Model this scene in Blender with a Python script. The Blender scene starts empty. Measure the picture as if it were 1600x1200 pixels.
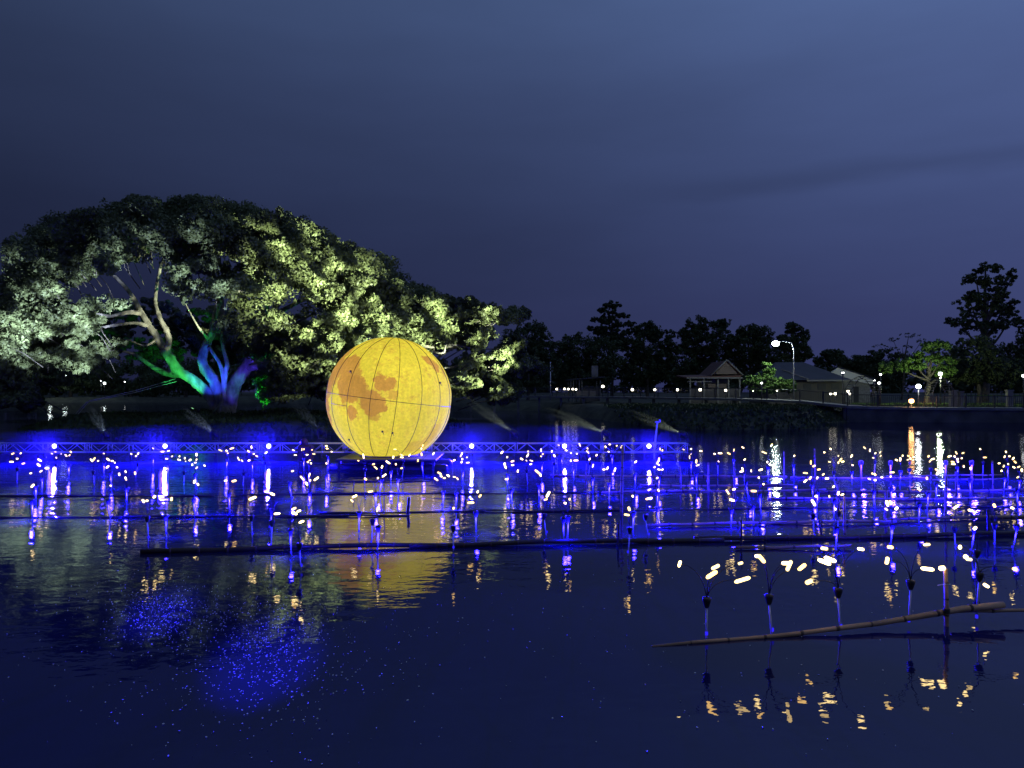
import bpy, math, random
import numpy as np
from mathutils import Vector, Matrix

random.seed(7)
RNG = np.random.default_rng(11)
sc = bpy.context.scene
COL = sc.collection

# ------------------------------------------------------------------ camera
F, HY, CX, CAMZ = 1155.0, 612.0, 800.0, 2.6
cam_d = bpy.data.cameras.new("camera")
cam = bpy.data.objects.new("camera", cam_d)
COL.objects.link(cam)
cam.location = (0, 0, CAMZ)
cam.rotation_euler = (math.radians(90), 0, 0)
cam_d.sensor_width = 36
cam_d.lens = F / 1600 * 36
cam_d.shift_y = 12 / 1600
cam_d.clip_start, cam_d.clip_end = 0.05, 2000
sc.camera = cam

# ------------------------------------------------------------------ dusk sky
world = bpy.data.worlds.new("World")
sc.world = world
world.use_nodes = True
wn, wl = world.node_tree.nodes, world.node_tree.links
wn.clear()


def N(nodes, t, **kw):
    n = nodes.new(t)
    for k, v in kw.items():
        setattr(n, k, v)
    return n


def build_sky():
    out = N(wn, "ShaderNodeOutputWorld")
    tc = N(wn, "ShaderNodeTexCoord")
    sep = N(wn, "ShaderNodeSeparateXYZ")
    wl.new(tc.outputs["Generated"], sep.inputs[0])
    # elevation ramp of the overcast dusk sky
    ramp = N(wn, "ShaderNodeValToRGB")
    cr = ramp.color_ramp
    cr.elements[0].position, cr.elements[0].color = 0.0, (0.0195, 0.0235, 0.078, 1)
    cr.elements[1].position, cr.elements[1].color = 1.0, (0.09, 0.13, 0.26, 1)
    for p, c in ((0.10, (0.0215, 0.0275, 0.080)), (0.22, (0.0275, 0.0395, 0.103)), (0.36, (0.042, 0.064, 0.155)),
                 (0.5, (0.058, 0.094, 0.212))):
        e = cr.elements.new(p)
        e.color = (*c, 1)
    wl.new(sep.outputs[2], ramp.inputs[0])
    # the west (right) still holds light
    ex = N(wn, "ShaderNodeMath", operation="MULTIPLY")
    wl.new(sep.outputs[0], ex.inputs[0])
    ex.inputs[1].default_value = 1.1
    ee = N(wn, "ShaderNodeMath", operation="EXPONENT")
    wl.new(ex.outputs[0], ee.inputs[0])
    # stratus streaks
    mp = N(wn, "ShaderNodeMapping")
    mp.inputs["Scale"].default_value = (1.3, 1.0, 5.5)
    mp.inputs["Rotation"].default_value = (0, 0.07, 0)
    wl.new(tc.outputs["Generated"], mp.inputs[0])
    no = N(wn, "ShaderNodeTexNoise")
    no.inputs["Scale"].default_value = 1.35
    no.inputs["Detail"].default_value = 5
    no.inputs["Roughness"].default_value = 0.5
    wl.new(mp.outputs[0], no.inputs[0])
    mr = N(wn, "ShaderNodeMapRange")
    mr.inputs["From Min"].default_value, mr.inputs["From Max"].default_value = 0.3, 0.7
    mr.inputs["To Min"].default_value, mr.inputs["To Max"].default_value = 0.86, 1.12
    wl.new(no.outputs[0], mr.inputs[0])
    m1 = N(wn, "ShaderNodeMath", operation="MULTIPLY")
    wl.new(ee.outputs[0], m1.inputs[0])
    wl.new(mr.outputs[0], m1.inputs[1])
    # one long low dark cloud in the west
    zc = N(wn, "ShaderNodeMath", operation="MULTIPLY_ADD")
    wl.new(no.outputs[0], zc.inputs[0])
    zc.inputs[1].default_value = -0.16
    wl.new(sep.outputs[2], zc.inputs[2])
    zr = N(wn, "ShaderNodeMapRange", interpolation_type="SMOOTHSTEP")
    zr.inputs["From Min"].default_value, zr.inputs["From Max"].default_value = 0.135, 0.165
    wl.new(zc.outputs[0], zr.inputs[0])
    zr2 = N(wn, "ShaderNodeMapRange", interpolation_type="SMOOTHSTEP")
    zr2.inputs["From Min"].default_value, zr2.inputs["From Max"].default_value = 0.168, 0.195
    zr2.inputs["To Min"].default_value, zr2.inputs["To Max"].default_value = 1, 0
    wl.new(zc.outputs[0], zr2.inputs[0])
    xr = N(wn, "ShaderNodeMapRange", interpolation_type="SMOOTHSTEP")
    xr.inputs["From Min"].default_value, xr.inputs["From Max"].default_value = 0.08, 0.32
    wl.new(sep.outputs[0], xr.inputs[0])
    cm = N(wn, "ShaderNodeMath", operation="MULTIPLY")
    wl.new(zr.outputs[0], cm.inputs[0])
    wl.new(zr2.outputs[0], cm.inputs[1])
    cm2 = N(wn, "ShaderNodeMath", operation="MULTIPLY")
    wl.new(cm.outputs[0], cm2.inputs[0])
    wl.new(xr.outputs[0], cm2.inputs[1])
    cm3 = N(wn, "ShaderNodeMath", operation="MULTIPLY_ADD")
    wl.new(cm2.outputs[0], cm3.inputs[0])
    cm3.inputs[1].default_value = -0.15
    cm3.inputs[2].default_value = 1.0
    m2_ = N(wn, "ShaderNodeMath", operation="MULTIPLY")
    wl.new(m1.outputs[0], m2_.inputs[0])
    wl.new(cm3.outputs[0], m2_.inputs[1])
    m1 = m2_
    b1 = N(wn, "ShaderNodeBackground")
    wl.new(ramp.outputs[0], b1.inputs[0])
    wl.new(m1.outputs[0], b1.inputs[1])
    sky = N(wn, "ShaderNodeTexSky")
    sky.sky_type = "NISHITA"
    sky.sun_disc = False
    sky.sun_elevation = math.radians(-4.5)
    sky.sun_rotation = math.radians(100)
    b2 = N(wn, "ShaderNodeBackground")
    wl.new(sky.outputs[0], b2.inputs[0])
    b2.inputs[1].default_value = 0.02
    add = N(wn, "ShaderNodeAddShader")
    wl.new(b1.outputs[0], add.inputs[0])
    wl.new(b2.outputs[0], add.inputs[1])
    wl.new(add.outputs[0], out.inputs[0])


build_sky()
sc.view_settings.view_transform = "Standard"
sc.view_settings.look = "None"
sc.view_settings.exposure = 0
sc.view_settings.gamma = 1
sc.view_settings.use_curve_mapping = False
sc.render.engine = "CYCLES"
cy = sc.cycles
cy.max_bounces, cy.diffuse_bounces, cy.glossy_bounces = 6, 2, 3
cy.transmission_bounces, cy.volume_bounces, cy.transparent_max_bounces = 2, 0, 6
cy.sample_clamp_indirect = 4.0
cy.caustics_reflective = False
cy.caustics_refractive = False
cy.use_denoising = True
try:
    cy.use_light_tree = True
except Exception:
    pass

MIST = 0.003
BLUE = (0.014, 0.006, 1.0)


# ------------------------------------------------------------------ helpers
def P(px, py, d):
    """place seen at photo pixel (px, py) when it stands d metres ahead"""
    return Vector(((px - CX) / F * d, d, CAMZ - (py - HY) / F * d))


def DW(py):
    """distance of the water surface seen at photo row py"""
    return F * CAMZ / (py - HY)


def W(px, py, z=0.0):
    d = DW(py)
    return Vector(((px - CX) / F * d, d, z))


def mesh_obj(name, me, parent=None, mat=None, loc=None):
    o = bpy.data.objects.new(name, me)
    COL.objects.link(o)
    if parent is not None:
        o.parent = parent
    if loc is not None:
        o.location = loc
    if mat is not None and not me.materials:
        me.materials.append(mat)
    return o


def empty(name, label, cat, loc=(0, 0, 0), group=None, rz=0.0):
    o = bpy.data.objects.new(name, None)
    COL.objects.link(o)
    o.location = loc
    o.rotation_euler = (0, 0, rz)
    o.empty_display_size = 0.2
    tag(o, label, cat, group)
    return o


def tag(o, label=None, cat=None, group=None, kind=None):
    if label:
        o["label"] = label
    if cat:
        o["category"] = cat
    if group:
        o["group"] = group
    if kind:
        o["kind"] = kind
    return o


class MB:
    def __init__(self):
        self.v, self.f, self.s = [], [], []

    def add(self, vs, fs, smooth=False):
        b = len(self.v)
        self.v += [tuple(p) for p in vs]
        self.f += [tuple(b + i for i in f) for f in fs]
        self.s += [smooth] * len(fs)
        return self

    def box(self, lo, hi, M=None, bev=0.0):
        (x0, y0, z0), (x1, y1, z1) = lo, hi
        if bev > 0:
            b = bev
            vs = []
            for z, k in ((z0, b), (z0 + b, 0), (z1 - b, 0), (z1, b)):
                vs += [(x0 + k, y0 + k, z), (x1 - k, y0 + k, z), (x1 - k, y1 - k, z), (x0 + k, y1 - k, z)]
            fs = [(3, 2, 1, 0), (12, 13, 14, 15)]
            for r in range(3):
                for i in range(4):
                    j = (i + 1) % 4
                    fs.append((r * 4 + i, r * 4 + j, r * 4 + 4 + j, r * 4 + 4 + i))
        else:
            vs = [(x0, y0, z0), (x1, y0, z0), (x1, y1, z0), (x0, y1, z0), (x0, y0, z1), (x1, y0, z1), (x1, y1, z1), (x0, y1, z1)]
            fs = [(3, 2, 1, 0), (4, 5, 6, 7), (0, 1, 5, 4), (1, 2, 6, 5), (2, 3, 7, 6), (3, 0, 4, 7)]
        if M is not None:
            vs = [M @ Vector(p) for p in vs]
        return self.add(vs, fs)

    def tube(self, pts, rad, n=6, cap=True):
        pts = [Vector(p) for p in pts]
        if not hasattr(rad, "__len__"):
            rad = [rad] * len(pts)
        vs, fs = [], []
        u = None
        for i, p in enumerate(pts):
            t = (pts[min(i + 1, len(pts) - 1)] - pts[max(i - 1, 0)]).normalized()
            if u is None:
                a = Vector((0, 0, 1)) if abs(t.z) < 0.9 else Vector((1, 0, 0))
                u = t.cross(a).normalized()
            else:
                u = (u - t * u.dot(t)).normalized()
            w = t.cross(u)
            for k in range(n):
                a = 2 * math.pi * k / n
                vs.append(p + (u * math.cos(a) + w * math.sin(a)) * rad[i])
        for i in range(len(pts) - 1):
            for k in range(n):
                j = (k + 1) % n
                fs.append((i * n + k, i * n + j, (i + 1) * n + j, (i + 1) * n + k))
        if cap:
            fs.append(tuple(reversed(range(n))))
            fs.append(tuple((len(pts) - 1) * n + k for k in range(n)))
        return self.add(vs, fs, True)

    def lathe(self, prof, n=12, M=None, smooth=True):
        vs, fs = [], []
        for r, z in prof:
            for k in range(n):
                a = 2 * math.pi * k / n
                vs.append(Vector((r * math.cos(a), r * math.sin(a), z)))
        for i in range(len(prof) - 1):
            for k in range(n):
                j = (k + 1) % n
                fs.append((i * n + k, i * n + j, (i + 1) * n + j, (i + 1) * n + k))
        fs.append(tuple(reversed(range(n))))
        fs.append(tuple((len(prof) - 1) * n + k for k in range(n)))
        if M is not None:
            vs = [M @ p for p in vs]
        return self.add(vs, fs, smooth)

    def ball(self, c, r, n=8, m=5, sz=1.0):
        prof = [(max(1e-4, r * math.sin(math.pi * i / m)), -r * sz * math.cos(math.pi * i / m)) for i in range(m + 1)]
        return self.lathe(prof, n, Matrix.Translation(c))

    def mesh(self, name):
        me = bpy.data.meshes.new(name)
        me.from_pydata(self.v, [], self.f)
        me.polygons.foreach_set("use_smooth", self.s)
        me.update()
        return me

    def obj(self, name, mat, parent=None, loc=None):
        return mesh_obj(name, self.mesh(name), parent, mat, loc)


# ------------------------------------------------------------------ materials
def new_mat(name):
    m = bpy.data.materials.new(name)
    m.use_nodes = True
    m.node_tree.nodes.clear()
    out = m.node_tree.nodes.new("ShaderNodeOutputMaterial")
    return m, m.node_tree.nodes, m.node_tree.links, out


def surf(name, col, rough=0.6, metal=0.0, var=0.25, scale=6.0, bump=0.0, bscale=20.0, spec=0.4, trans=0.0, stretch=None):
    m, n, l, out = new_mat(name)
    b = N(n, "ShaderNodeBsdfPrincipled")
    b.inputs["Roughness"].default_value = rough
    b.inputs["Metallic"].default_value = metal
    b.inputs["Specular IOR Level"].default_value = spec
    tc = N(n, "ShaderNodeTexCoord")
    mp = N(n, "ShaderNodeMapping")
    if stretch:
        mp.inputs["Scale"].default_value = stretch
    l.new(tc.outputs["Object"], mp.inputs[0])
    no = N(n, "ShaderNodeTexNoise")
    no.inputs["Scale"].default_value = scale
    no.inputs["Detail"].default_value = 4
    l.new(mp.outputs[0], no.inputs[0])
    cr = N(n, "ShaderNodeValToRGB")
    cr.color_ramp.elements[0].position, cr.color_ramp.elements[1].position = 0.3, 0.7
    cr.color_ramp.elements[0].color = (*[c * (1 - var) for c in col], 1)
    cr.color_ramp.elements[1].color = (*[min(1, c * (1 + var)) for c in col], 1)
    l.new(no.outputs[0], cr.inputs[0])
    l.new(cr.outputs[0], b.inputs["Base Color"])
    if bump > 0:
        nb = N(n, "ShaderNodeTexNoise")
        nb.inputs["Scale"].default_value = bscale
        nb.inputs["Detail"].default_value = 3
        l.new(mp.outputs[0], nb.inputs[0])
        bp = N(n, "ShaderNodeBump")
        bp.inputs["Distance"].default_value = bump
        l.new(nb.outputs[0], bp.inputs["Height"])
        l.new(bp.outputs[0], b.inputs["Normal"])
    if trans > 0:
        tr = N(n, "ShaderNodeBsdfTranslucent")
        l.new(cr.outputs[0], tr.inputs[0])
        mx = N(n, "ShaderNodeMixShader")
        mx.inputs[0].default_value = trans
        l.new(b.outputs[0], mx.inputs[1])
        l.new(tr.outputs[0], mx.inputs[2])
        l.new(mx.outputs[0], out.inputs[0])
    else:
        l.new(b.outputs[0], out.inputs[0])
    return m


def glow(name, col, strength):
    m, n, l, out = new_mat(name)
    e = N(n, "ShaderNodeEmission")
    e.inputs[0].default_value = (*col, 1)
    e.inputs[1].default_value = strength
    l.new(e.outputs[0], out.inputs[0])
    return m


M = {}
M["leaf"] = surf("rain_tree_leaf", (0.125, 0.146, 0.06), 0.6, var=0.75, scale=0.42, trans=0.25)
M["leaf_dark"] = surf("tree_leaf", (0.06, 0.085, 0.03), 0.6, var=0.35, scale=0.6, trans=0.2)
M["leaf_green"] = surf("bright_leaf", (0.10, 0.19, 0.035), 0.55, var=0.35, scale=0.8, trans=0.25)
M["bark"] = surf("bark", (0.27, 0.24, 0.20), 0.85, var=0.65, scale=2.2, bump=0.10, bscale=3.0, stretch=(1, 1, 0.5))
M["bark_dark"] = surf("dark_bark", (0.10, 0.085, 0.07), 0.85, var=0.4, scale=3, bump=0.03, bscale=8)
M["soil"] = surf("grassy_soil", (0.045, 0.05, 0.028), 0.9, var=0.5, scale=0.7, bump=0.1, bscale=2.0)
M["grass"] = surf("grass_blades", (0.06, 0.085, 0.03), 0.7, var=0.4, scale=0.5)
M["metal"] = surf("aluminium", (0.62, 0.62, 0.64), 0.42, 0.75, var=0.15, scale=14)
M["black"] = surf("black_plastic", (0.02, 0.02, 0.022), 0.5, var=0.3, scale=20)
M["steel"] = surf("dark_steel", (0.05, 0.05, 0.055), 0.5, 0.4, var=0.3, scale=9)
M["white_tube"] = surf("white_tube", (0.72, 0.72, 0.70), 0.45, var=0.08, scale=20)
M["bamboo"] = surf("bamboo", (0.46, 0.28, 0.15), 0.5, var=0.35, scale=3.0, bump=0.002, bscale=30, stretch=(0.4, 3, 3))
M["bamboo_dark"] = surf("dark_bamboo", (0.05, 0.032, 0.022), 0.45, var=0.4, scale=3.0, bump=0.002, bscale=30, stretch=(0.4, 3, 3))  # darker bamboo for the poles and stakes labelled dark
M["node"] = surf("bamboo_node", (0.10, 0.06, 0.035), 0.6, var=0.3, scale=12)
M["dim_wall"] = surf("dim_wall", (0.075, 0.072, 0.07), 0.85, var=0.2, scale=0.8)
M["hall_wall"] = surf("hall_wall", (0.75, 0.74, 0.70), 0.8, var=0.08, scale=0.6)
M["concrete"] = surf("concrete", (0.20, 0.195, 0.18), 0.85, var=0.25, scale=1.5, bump=0.01, bscale=12)
M["wood"] = surf("weathered_wood", (0.13, 0.10, 0.08), 0.75, var=0.3, scale=2, stretch=(0.3, 4, 4))
M["white_wall"] = surf("white_wall", (0.17, 0.17, 0.16), 0.8, var=0.12, scale=0.8)
M["roof_red"] = surf("brown_roof", (0.12, 0.06, 0.045), 0.8, var=0.3, scale=2)
M["roof_grey"] = surf("grey_roof", (0.032, 0.036, 0.05), 0.6, var=0.2, scale=1)
M["debris"] = surf("pale_debris", (0.7, 0.7, 0.66), 0.5, var=0.2, scale=9)
M["bulb"] = glow("warm_bulb", (1.0, 0.72, 0.30), 7.5)
M["bulb_soft"] = glow("soft_bulb", (1.0, 0.70, 0.28), 3.6)
M["bulb_amber"] = glow("amber_bulb", (1.0, 0.60, 0.18), 5.0)
M["globe"] = glow("globe_glow", (1.0, 0.93, 0.72), 6.0)
M["white_lamp"] = glow("cool_lamp", (0.85, 1.0, 0.95), 26.0)
M["small_lamp"] = glow("far_lamp", (0.95, 1.0, 0.98), 9.0)
M["orange_lamp"] = glow("orange_lamp", (1.0, 0.42, 0.12), 30.0)
M["blue_lens"] = glow("blue_lens", (0.45, 0.45, 1.0), 14.0)
M["blue_dim"] = glow("blue_dim_lens", (0.03, 0.02, 1.0), 1.0)
M["head_lens"] = glow("beam_lens", (0.9, 0.95, 1.0), 2.0)
M["green_lens"] = glow("green_lens", (0.4, 1.0, 0.45), 1.6)


def water_mat():
    m, n, l, out = new_mat("pond_water")
    tc = N(n, "ShaderNodeTexCoord")

    def noise(scale, detail, sx=1.0, sy=1.0, rot=0.0):
        mp = N(n, "ShaderNodeMapping")
        mp.inputs["Scale"].default_value = (sx, sy, 1)
        mp.inputs["Rotation"].default_value = (0, 0, rot)
        l.new(tc.outputs["Object"], mp.inputs[0])
        no = N(n, "ShaderNodeTexNoise")
        no.inputs["Scale"].default_value = scale
        no.inputs["Detail"].default_value = detail
        l.new(mp.outputs[0], no.inputs[0])
        return no

    a = noise(2.6, 3, 0.55, 1.0, 0.12)
    b = noise(9.0, 2, 0.8, 1.0, -0.2)
    c = noise(0.13, 2)
    mr = N(n, "ShaderNodeMapRange")
    mr.inputs["From Min"].default_value, mr.inputs["From Max"].default_value = 0.35, 0.65
    mr.inputs["To Min"].default_value, mr.inputs["To Max"].default_value = 0.35, 1.15
    l.new(c.outputs[0], mr.inputs[0])
    ab = N(n, "ShaderNodeMath", operation="MULTIPLY_ADD")
    l.new(b.outputs[0], ab.inputs[0])
    ab.inputs[1].default_value = 0.22
    l.new(a.outputs[0], ab.inputs[2])
    sy = N(n, "ShaderNodeSeparateXYZ")
    l.new(tc.outputs["Object"], sy.inputs[0])
    wy = N(n, "ShaderNodeMapRange")     # sheltered by the near bank, livelier further out
    wy.inputs["From Min"].default_value, wy.inputs["From Max"].default_value = 6.0, 17.0
    wy.inputs["To Min"].default_value, wy.inputs["To Max"].default_value = 0.4, 1.6
    l.new(sy.outputs[1], wy.inputs[0])
    h0 = N(n, "ShaderNodeMath", operation="MULTIPLY")
    l.new(ab.outputs[0], h0.inputs[0])
    l.new(wy.outputs[0], h0.inputs[1])
    hm = N(n, "ShaderNodeMath", operation="MULTIPLY")
    l.new(h0.outputs[0], hm.inputs[0])
    l.new(mr.outputs[0], hm.inputs[1])
    bp = N(n, "ShaderNodeBump")
    bp.inputs["Strength"].default_value = 1.0
    bp.inputs["Distance"].default_value = 0.015
    l.new(hm.outputs[0], bp.inputs["Height"])
    fr = N(n, "ShaderNodeFresnel")
    fr.inputs["IOR"].default_value = 1.62
    l.new(bp.outputs[0], fr.inputs["Normal"])
    gl = N(n, "ShaderNodeBsdfGlossy")
    gl.inputs["Roughness"].default_value = 0.015
    l.new(bp.outputs[0], gl.inputs["Normal"])
    df = N(n, "ShaderNodeBsdfDiffuse")
    df.inputs[0].default_value = (0.009, 0.012, 0.065, 1)
    mx = N(n, "ShaderNodeMixShader")
    l.new(fr.outputs[0], mx.inputs[0])
    l.new(df.outputs[0], mx.inputs[1])
    l.new(gl.outputs[0], mx.inputs[2])
    l.new(mx.outputs[0], out.inputs[0])
    return m


M["water"] = water_mat()


# ------------------------------------------------------------------ ground and water
SHX = [-400, -60, -14, -6, 4, 7, 10, 13, 22, 26, 30, 46, 90, 400]
SHY = [185, 175, 160, 104, 97, 72, 54, 48, 49, 59, 62, 62.5, 66, 90]


def ground_z(x, y):
    d = y - np.interp(x, SHX, SHY)
    far = -1.5 + 2.6 * np.clip((d + 3) / 9.0, 0, 1) ** 1.1 + 0.006 * np.clip(d, 0, 200)
    e = ((x + 19.5) / 18.5) ** 2 + ((y - 57) / 18.0) ** 2
    isl = -1.5 + 2.1 * np.clip((1.22 - e) / 0.75, 0, 1)
    isl = isl + 0.25 * np.clip(1 - e, 0, 1) * (1 + 0.6 * np.sin(x * 0.9 + y * 0.3))
    near = -1.5 + 2.4 * np.clip((1.0 - y) / 3.0, 0, 1)
    return np.maximum(np.maximum(far, isl), near)


def build_ground():
    xs = np.concatenate([np.linspace(-280, -62, 20), np.arange(-60, 62, 1.5), np.linspace(64, 280, 20)])
    ys = np.concatenate([np.arange(-30, 36, 4.0), np.arange(37, 112, 1.5), np.linspace(113, 200, 20), np.linspace(210, 400, 10)])
    X, Y = np.meshgrid(xs, ys)
    Z = ground_z(X, Y) + 0.10 * np.sin(X * 1.3) * np.cos(Y * 1.1) * (ground_z(X, Y) > -0.2)
    nx, ny = len(xs), len(ys)
    v = np.stack([X, Y, Z], -1).reshape(-1, 3)
    i = np.arange(nx * ny).reshape(ny, nx)
    f = np.stack([i[:-1, :-1], i[:-1, 1:], i[1:, 1:], i[1:, :-1]], -1).reshape(-1, 4)
    me = bpy.data.meshes.new("ground")
    me.from_pydata(v.tolist(), [], f.tolist())
    me.polygons.foreach_set("use_smooth", [True] * len(f))
    tag(mesh_obj("ground", me, None, M["soil"]), kind="structure")


build_ground()
mb = MB()
mb.add([(-279, -4, 0), (279, -4, 0), (279, 230, 0), (-279, 230, 0)], [(0, 1, 2, 3)])
tag(mb.obj("water", M["water"]), kind="structure")


# ------------------------------------------------------------------ foliage
def leaf_mesh(name, cen, nor, size, mat):
    n = len(cen)
    nor = nor / (np.linalg.norm(nor, axis=1, keepdims=True) + 1e-9)
    r = RNG.normal(size=(n, 3))
    t = np.cross(nor, r)
    t /= np.linalg.norm(t, axis=1, keepdims=True) + 1e-9
    b = np.cross(nor, t)
    s = size[:, None]
    v = np.empty((n, 4, 3))
    v[:, 0] = cen - t * s
    v[:, 1] = cen - b * s * 0.55 + nor * s * 0.12
    v[:, 2] = cen + t * s
    v[:, 3] = cen + b * s * 0.55 + nor * s * 0.12
    me = bpy.data.meshes.new(name)
    me.vertices.add(4 * n)
    me.vertices.foreach_set("co", v.reshape(-1).astype(np.float32))
    me.loops.add(4 * n)
    me.loops.foreach_set("vertex_index", np.arange(4 * n, dtype=np.int32))
    me.polygons.add(n)
    me.polygons.foreach_set("loop_start", np.arange(0, 4 * n, 4, dtype=np.int32))
    me.polygons.foreach_set("loop_total", np.full(n, 4, dtype=np.int32))
    me.update(calc_edges=True)
    me.validate()
    me.materials.append(mat)
    return me


def clump_leaves(cen, rad, per, leaf, flat=0.65, sub=7):
    """leaf clumps: every clump is a bunch of small tufts, leaves on the tufts' outsides"""
    k = len(cen)
    u = RNG.normal(size=(k, sub, 3))
    u /= np.linalg.norm(u, axis=2, keepdims=True)
    u[:, :, 2] = u[:, :, 2] * flat
    tc = cen[:, None, :] + u * rad[:, None, None] * RNG.uniform(0.45, 1.0, (k, sub, 1))
    tr = rad[:, None] * RNG.uniform(0.28, 0.5, (k, sub))
    w = RNG.normal(size=(k, sub, per, 3))
    w /= np.linalg.norm(w, axis=3, keepdims=True)
    pos = tc[:, :, None, :] + w * tr[:, :, None, None] * RNG.uniform(0.6, 1.05, (k, sub, per, 1)) * np.array([1, 1, 0.8])
    nor = w + RNG.normal(size=w.shape) * 0.55 + np.array([0, 0, 0.25])
    size = RNG.uniform(0.7, 1.3, (k, sub, per)) * leaf
    return pos.reshape(-1, 3), nor.reshape(-1, 3), size.reshape(-1)


def limb(mb, pts, r0, r1, n=8, wob=0.0):
    """smooth tapered limb through points (Catmull-Rom)"""
    pts = [Vector(p) for p in pts]
    q = [pts[0] * 2 - pts[1]] + pts + [pts[-1] * 2 - pts[-2]]
    out = []
    for i in range(1, len(q) - 2):
        for s in range(5):
            t = s / 5
            a, b, c, d = q[i - 1], q[i], q[i + 1], q[i + 2]
            out.append(0.5 * ((2 * b) + (c - a) * t + (2 * a - 5 * b + 4 * c - d) * t * t + (3 * b - a - 3 * c + d) * t ** 3))
    out.append(pts[-1])
    m = len(out) - 1
    rad = [(r0 + (r1 - r0) * i / m) * (1 + wob * math.sin(i * 1.7 + r0 * 40)) for i in range(m + 1)]
    b0 = len(mb.v)
    mb.tube(out, rad, n)
    for i in range(b0, len(mb.v)):      # knots and ridges
        j = (i - b0) // n
        c = out[min(j, m)]
        v = Vector(mb.v[i])
        mb.v[i] = tuple(c + (v - c) * (1 + RNG.normal(0, 0.07) + 0.07 * math.sin(3 * (i % n) + 0.7 * j)))
    return mb


def big_tree():
    D0 = 58.0
    base = P(348, 650, D0)
    root = empty("rain_tree", "huge spreading rain tree with floodlit crown and green and blue lit trunks", "tree", base)
    loc = -Vector(base)

    def LP(px, py, d=D0):
        return P(px, py, d) + loc

    # --- trunks
    A = MB()
    limb(A, [LP(342, 658), LP(327, 618), LP(303, 595), LP(280, 580), LP(266, 560), LP(256, 546)], 0.44, 0.38, 10, 0.04)
    limb(A, [LP(257, 548), LP(246, 528), LP(234, 510), LP(222, 490), LP(206, 462), LP(188, 440, 56), LP(160, 415, 55)], 0.33, 0.09, 8, 0.05)
    limb(A, [LP(258, 549), LP(264, 532), LP(259, 514), LP(250, 497), LP(243, 470, 59), LP(248, 430, 60), LP(262, 380, 61)], 0.28, 0.08, 8, 0.05)
    limb(A, [LP(222, 490), LP(200, 488, 57), LP(170, 494, 55), LP(130, 485, 53), LP(90, 470, 52)], 0.22, 0.05, 6)
    limb(A, [LP(234, 510), LP(212, 505, 57), LP(180, 508, 55), LP(120, 520, 54), LP(60, 535, 52)], 0.17, 0.04, 6)
    limb(A, [LP(246, 530), LP(225, 540, 57), LP(195, 530, 55), LP(150, 535, 53)], 0.10, 0.03, 6)
    limb(A, [LP(285, 585, 59), LP(262, 584, 60), LP(243, 576, 60), LP(222, 562, 60), LP(205, 552, 60), LP(170, 545, 60)], 0.3, 0.06, 8)
    A.obj("limb", M["bark"], root)
    B = MB()
    limb(B, [LP(352, 660), LP(343, 620), LP(334, 596), LP(322, 578), LP(316, 560), LP(322, 540), LP(331, 520), LP(335, 503), LP(340, 480), LP(352, 450), LP(370, 420)], 0.50, 0.15, 10, 0.05)
    limb(B, [LP(326, 530), LP(320, 524, 57.5), LP(308, 508, 57), LP(298, 490, 57), LP(285, 465, 57)], 0.13, 0.04, 6)
    limb(B, [LP(338, 520, 58), LP(346, 500, 58), LP(347, 480, 59), LP(345, 440, 60)], 0.3, 0.1, 8)
    B.obj("limb", M["bark"], root)
    C = MB()
    limb(C, [LP(353, 655, 57.6), LP(350, 610, 57.6), LP(349, 590, 57.6), LP(344, 570, 57.6), LP(333, 552, 57.6), LP(327, 542, 57.8)], 0.22, 0.11, 8, 0.05)
    limb(C, [LP(350, 605, 57.6), LP(353, 580, 57.6), LP(355, 568, 57.6), LP(349, 545, 58), LP(345, 520, 58)], 0.22, 0.1, 8, 0.05)
    C.obj("limb", M["bark"], root)
    Dm = MB()
    limb(Dm, [LP(354, 662), LP(362, 615), LP(374, 588), LP(387, 570), LP(396, 553), LP(402, 535), LP(412, 518), LP(424, 494), LP(440, 455), LP(452, 420)], 0.58, 0.16, 10, 0.06)
    limb(Dm, [LP(398, 548), LP(396, 535), LP(392, 525), LP(380, 500), LP(378, 470)], 0.2, 0.07, 6)
    limb(Dm, [LP(395, 556, 57), LP(412, 548, 56.5), LP(428, 535, 56), LP(455, 510, 55), LP(490, 490, 54)], 0.22, 0.06, 6)
    limb(Dm, [LP(385, 575), LP(420, 570, 57), LP(480, 560, 56), LP(560, 545, 55), LP(640, 540, 54), LP(700, 542, 53), LP(760, 530, 52)], 0.3, 0.06, 8)
    limb(Dm, [LP(600, 543, 54.5), LP(660, 572, 53), LP(700, 575, 52), LP(725, 570, 52), LP(770, 575, 51), LP(825, 580, 51)], 0.13, 0.03, 6)
    limb(Dm, [LP(640, 540, 54), LP(690, 552, 52), LP(700, 538, 52), LP(745, 545, 52), LP(790, 545, 52)], 0.09, 0.03, 6)
    limb(Dm, [LP(412, 518), LP(398, 470, 57), LP(370, 455, 56), LP(345, 462, 55)], 0.17, 0.05, 6)
    limb(Dm, [LP(424, 494), LP(470, 470, 56), LP(520, 450, 55), LP(600, 440, 54)], 0.2, 0.05, 6)
    limb(Dm, [LP(420, 500), LP(410, 450, 56), LP(385, 440, 55), LP(350, 455, 54)], 0.16, 0.05, 6)
    limb(Dm, [LP(424, 494), LP(460, 430, 58), LP(500, 395, 58), LP(540, 400, 57)], 0.2, 0.06, 6)
    limb(Dm, [LP(520, 450, 55), LP(560, 470, 53), LP(580, 480, 52)], 0.09, 0.03, 6)
    for ax, ay, dd in ((325, 662, 57), (340, 666, 56.4), (362, 666, 56.5), (380, 662, 57.2)):
        limb(Dm, [LP(350, 632, 57.8), LP((350 + ax) / 2, 648, (57.8 + dd) / 2), LP(ax, ay, dd)], 0.42, 0.10, 7)
    Dm.obj("limb", M["bark"], root)
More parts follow.
